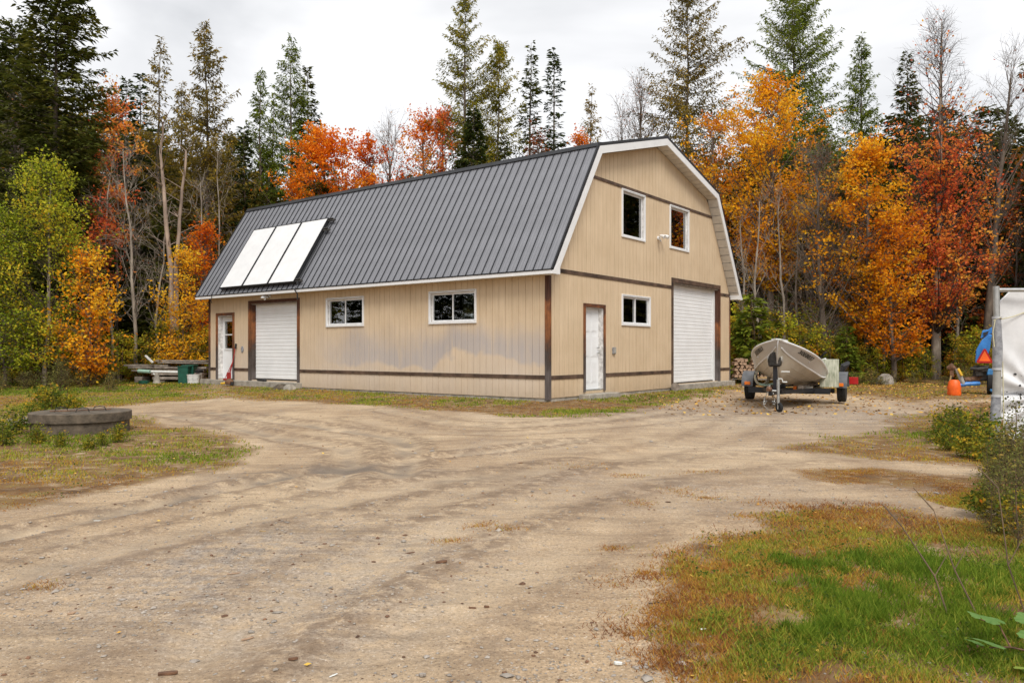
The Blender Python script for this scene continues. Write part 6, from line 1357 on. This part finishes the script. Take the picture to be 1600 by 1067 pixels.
MB().lathe([(0, 0), (.12, .0), (.14, .1), (.09, .18), (0, .2)], 14, wob=.05).obj('motor_head', M['rust'], o, True); MB().tube([(-.12, .3, .03), (-.05, .1, .05), (-.05, -.1, .04)], [.03, .04, .02], 8).obj('guard', M['yellow'], o, True); MB().tube([(0, -.15, .09), (0, -.15, .0)], .05, 10).obj('spool', M['letter'], o, True)
o = MB().tube([(0, 0, 0), (.02, .2, .03), (0, .45, .02)], [.03, .05, .03], 8).obj('glove', M['letter'], None, True); o.matrix_world = Wr @ Matrix.Translation((-.1, 10.9, .27)); tag(o, 'dark rag lying at the foot of the left garage door', 'rag')
for y_, w_, lab in ((9.62, .3, 'dark brush scraps piled against the apron below the left garage door'), (9.25, .22, 'broken concrete lump at the right end of the left apron')):
    o = MB().lathe([(0, 0), (w_, 0), (w_ * .8, .1), (w_ * .4, .19), (0, .2)], 9, wob=.2).obj('rubble_lump', M['old_concrete'] if w_ > .25 else M['concrete'], None); o.matrix_world = Wr @ Matrix.Translation((-.42, y_, .02)); tag(o, lab, 'rubble')
o = MB().tube([(-.1, -.05, .12), (.12, .06, .12)], [.13, .12], 12).obj('log_chunk', M['grey_wood'], None); o.matrix_world = Wr @ Matrix.Translation((6.33, -.22, .04)); tag(o, 'short grey log chunk beside the tall gable door', 'log')
# firewood behind the barn ----------------------------------------------
random.seed(8)
for r_ in range(6):
    for c_ in range(17):
        x = 8.35 + c_ * .155 + (r_ % 2) * .07 + random.uniform(-.02, .02); z = .30 + r_ * .115
        if random.random() < .06 or x > 10.9: continue
        a = random.uniform(0, 2 * PI); sz_ = random.uniform(.06, .085)
        pts = [(sz_ * 1.25 * math.cos(a + q_) * w__, sz_ * math.sin(a + q_) * w__) for q_, w__ in ((0, 1), (1.5, .9), (3.0, 1), (4.6, .85))]
        o = MB().prism(pts, 'y', 0, .4).obj('firewood', M['split_wood'], None); o.location = (x, 28.5 + random.uniform(-.05, .05), z); tag(o, 'split firewood, %s row up, %s piece from the barn in the stack' % (['lowest', 'second', 'third', 'fourth', 'fifth', 'top'][r_], ['first', 'second', 'third', 'fourth', 'fifth', 'sixth', 'seventh', 'eighth', 'ninth', 'tenth', 'eleventh', 'twelfth', 'thirteenth', 'fourteenth', 'fifteenth', 'sixteenth', 'seventeenth'][c_]), 'firewood', 'firewood stacked behind the barn')
for z_, r_, lab in ((.14, .02, 'lower pole under the firewood stack'), (.23, .10, 'tilted board across the foot of the firewood stack')):
    o = MB().box(0, 2.6, 0, .2, 0, .06).obj('stack_board', M['pale_wood'] if z_ > .2 else M['grey_wood'], None, bevel=.005); o.location = (8.1, 28.2, z_ - (.1 if r_ > .05 else 0)); o.rotation_euler = (0, -r_ * .6, 0); tag(o, lab, 'board')
# boulder at the forest edge
for px_, d_, s__, lab in ((1383, 28.8, .30, 'rounded boulder at the forest edge right of the boat'),):
    o = MB().lathe([(0, -.2), (s__, -.1), (s__ * 1.05, .1), (s__ * .8, .28), (s__ * .4, .38), (0, .40)], 14, wob=.06).obj('boulder', M['stone'], None, True); place(o, *pos(px_, d_)); tag(o, lab, 'boulder')
# loose things on the ground
def chip(px, py, l, w, h, rz, m, lab, name='bark_chip', cat='bark chip'):
    x, y = gp(px, py); n = 7; q_ = 1 if name == 'old_board' else .72; l *= q_; w *= q_ * .8; h *= .6; top_ = [(l / 2 * (-1 + 2 * i / (n - 1)), w / 2 * (.35 + .55 * math.sin(PI * (i + .6) / n) + random.uniform(-.1, .1))) for i in range(n)]; bot = [(p[0] + random.uniform(-.004, .004), -p[1] * random.uniform(.7, 1.1)) for p in top_[::-1]]
    o = MB().prism(top_ + bot, 'z', 0, h).obj(name, M[m], None, bevel=.002); place(o, x, y, rz=rz); o.rotation_euler = (random.uniform(-.15, .15), random.uniform(-.12, .12), rz); o.location.z += .002; return tag(o, lab, cat)
chip(1305, 1030, .27, .045, .012, -.85, 'rust', 'dark purplish board lying in the grass at the bottom right', 'old_board', 'board')
for a in ((262, 1050, .10, .035, .02, .3, 'rust', 'brown bark chip near the bottom edge left of the middle'), (387, 995, .075, .022, .012, .6, 'split_wood', 'tan wood chip in the lower left of the yard'), (690, 883, .09, .05, .02, .2, 'rust', 'crumpled brown leaf scrap in the middle of the yard'), (640, 862, .09, .018, .012, .1, 'rust', 'thin dark stick above the crumpled leaf scrap'), (458, 1037, .05, .022, .018, .1, 'rust', 'rounded brown chip at the bottom of the yard'), (521, 1056, .05, .02, .006, .7, 'pvc', 'pale curled chip at the bottom edge'), (738, 953, .05, .02, .014, .1, 'rust', 'dark flat chip below the middle of the yard'), (760, 952, .035, .022, .016, 0, 'rust', 'round dark chip right of the flat one'), (112, 963, .05, .03, .015, .5, 'split_wood', 'tan chip at the left of the yard'), (876, 954, .05, .012, .006, -.5, 'canvas', 'small pale twig piece near the grass edge'), (365, 900, .10, .014, .01, .25, 'split_wood', 'pale stick in the gravel at the left'), (160, 812, .16, .03, .006, .4, 'pvc', 'pale flattened scrap left of the puddle track'), (410, 832, .07, .03, .006, .1, 'pale_wood', 'orange tan leaf scrap near the track'), (1100, 997, .05, .035, .008, .2, 'pvc', 'white leaf scrap in the grass at the bottom'), (965, 1043, .045, .03, .02, 0, 'pvc', 'smooth white pebble at the bottom edge of the yard'), (1022, 952, .08, .02, .01, .2, 'letter', 'dark blue grey scrap at the edge of the grass'), (660, 1058, .04, .03, .02, 0, 'stone', 'round grey stone at the bottom edge')):
    chip(*a)

# ------------------------------------------------------------------ say of every repeat which one it is
ORD = ['nearest', 'second', 'third', 'fourth', 'fifth', 'sixth', 'seventh', 'eighth', 'ninth', 'tenth', 'eleventh', 'twelfth', 'thirteenth', 'fourteenth', 'fifteenth', 'sixteenth', 'seventeenth', 'eighteenth', 'nineteenth', 'twentieth']
LM_T = [(-150, 'the leftmost edge of the view'), (20, 'the fir at the left edge'), (84, 'the huge fir'), (190, 'the small vivid red maple'), (268, 'the forked dead trunk'), (340, 'the left end of the roof'), (430, 'the dense green tamarack'), (520, 'the bright orange maple'), (607, 'the grey bare tree'), (665, 'the rusty red maple'), (727, 'the tallest tamarack'), (850, 'the two thin spruces'), (928, 'the gable peak'), (1000, 'the bare brown trees'), (1080, 'the big spreading tamarack'), (1150, 'the right roof edge'), (1203, 'the large golden maple'), (1290, 'the dense leafless tree'), (1352, 'the layered orange maple'), (1463, 'the tall red maple'), (1540, 'the leaning bare topped maple'), (1600, 'the white tarp shelter'), (1760, 'the rightmost edge of the view')]
LM_G = [(-60, 'the left edge of the frame'), (70, 'the yellow green birch'), (135, 'the orange sapling'), (217, 'the slim grey trunk'), (287, 'the plank pile'), (1165, 'the gable end'), (1215, 'the boat bow'), (1290, 'the boat stern'), (1325, 'the right trailer fender'), (1383, 'the boulder'), (1463, 'the thick red maple trunk'), (1530, 'the blue tractor'), (1590, 'the white tarp')]
LM_N = [(0, 'the left edge of the frame'), (60, 'the left rim of the lid'), (130, 'the middle of the lid'), (190, 'the right rim of the lid'), (1480, 'the track end'), (1530, 'the grey pole'), (1580, 'the tarp corner')]
WH = {'dark forest spruces': ('dark forest spruce', 'behind', LM_T), 'dark forest firs': ('dark forest fir', 'behind', LM_T), 'brownish forest tamaracks': ('brownish forest tamarack', 'behind', LM_T), 'rusty forest maples': ('rusty forest maple', 'behind', LM_T), 'bare forest trees': ('bare forest tree', 'behind', LM_T), 'dark brush under the trees': ('dark brush clump', 'behind', LM_T),
      'shrubs at the right forest edge': ('yellow green shrub', 'near', LM_G), 'shrubs at the left forest edge': ('yellow green shrub', 'near', LM_G), 'dry weeds at the left forest edge': ('dry brown weed', 'near', LM_G), 'dry weeds at the right forest edge': ('dry weed in leaf litter', 'near', LM_G), 'green weeds by the shelter': ('leafy green weed', 'near', LM_N), 'green weeds by the concrete lid': ('leafy green weed', 'near', LM_N)}
bk = {}
for o in C.objects:
    g = o.get('group')
    if g in WH and o.parent is None:
        x, y = o.location.x, o.location.y
        px = 800 + FPX * x / y if y > 3 and abs(x / y) < .95 else None
        if px is None: o['label'] = WH[g][0] + (' beyond the left edge of the view' if x < 0 else ' beyond the right edge of the view'); continue
        lm = min(WH[g][2], key=lambda q: abs(q[0] - px)); bk.setdefault((g, lm[1]), []).append((y, o))
for (g, lm), L_ in bk.items():
    L_.sort(key=lambda q: q[0]); nm, rel, _ = WH[g]
    for i, (y, o) in enumerate(L_): o['label'] = ('%s %s %s' % (nm, rel, lm)) if len(L_) == 1 else '%s %s %s, %s from the camera' % (nm, rel, lm, ORD[min(i, 19)] if i == 0 else ORD[min(i, 19)] + ' nearest')
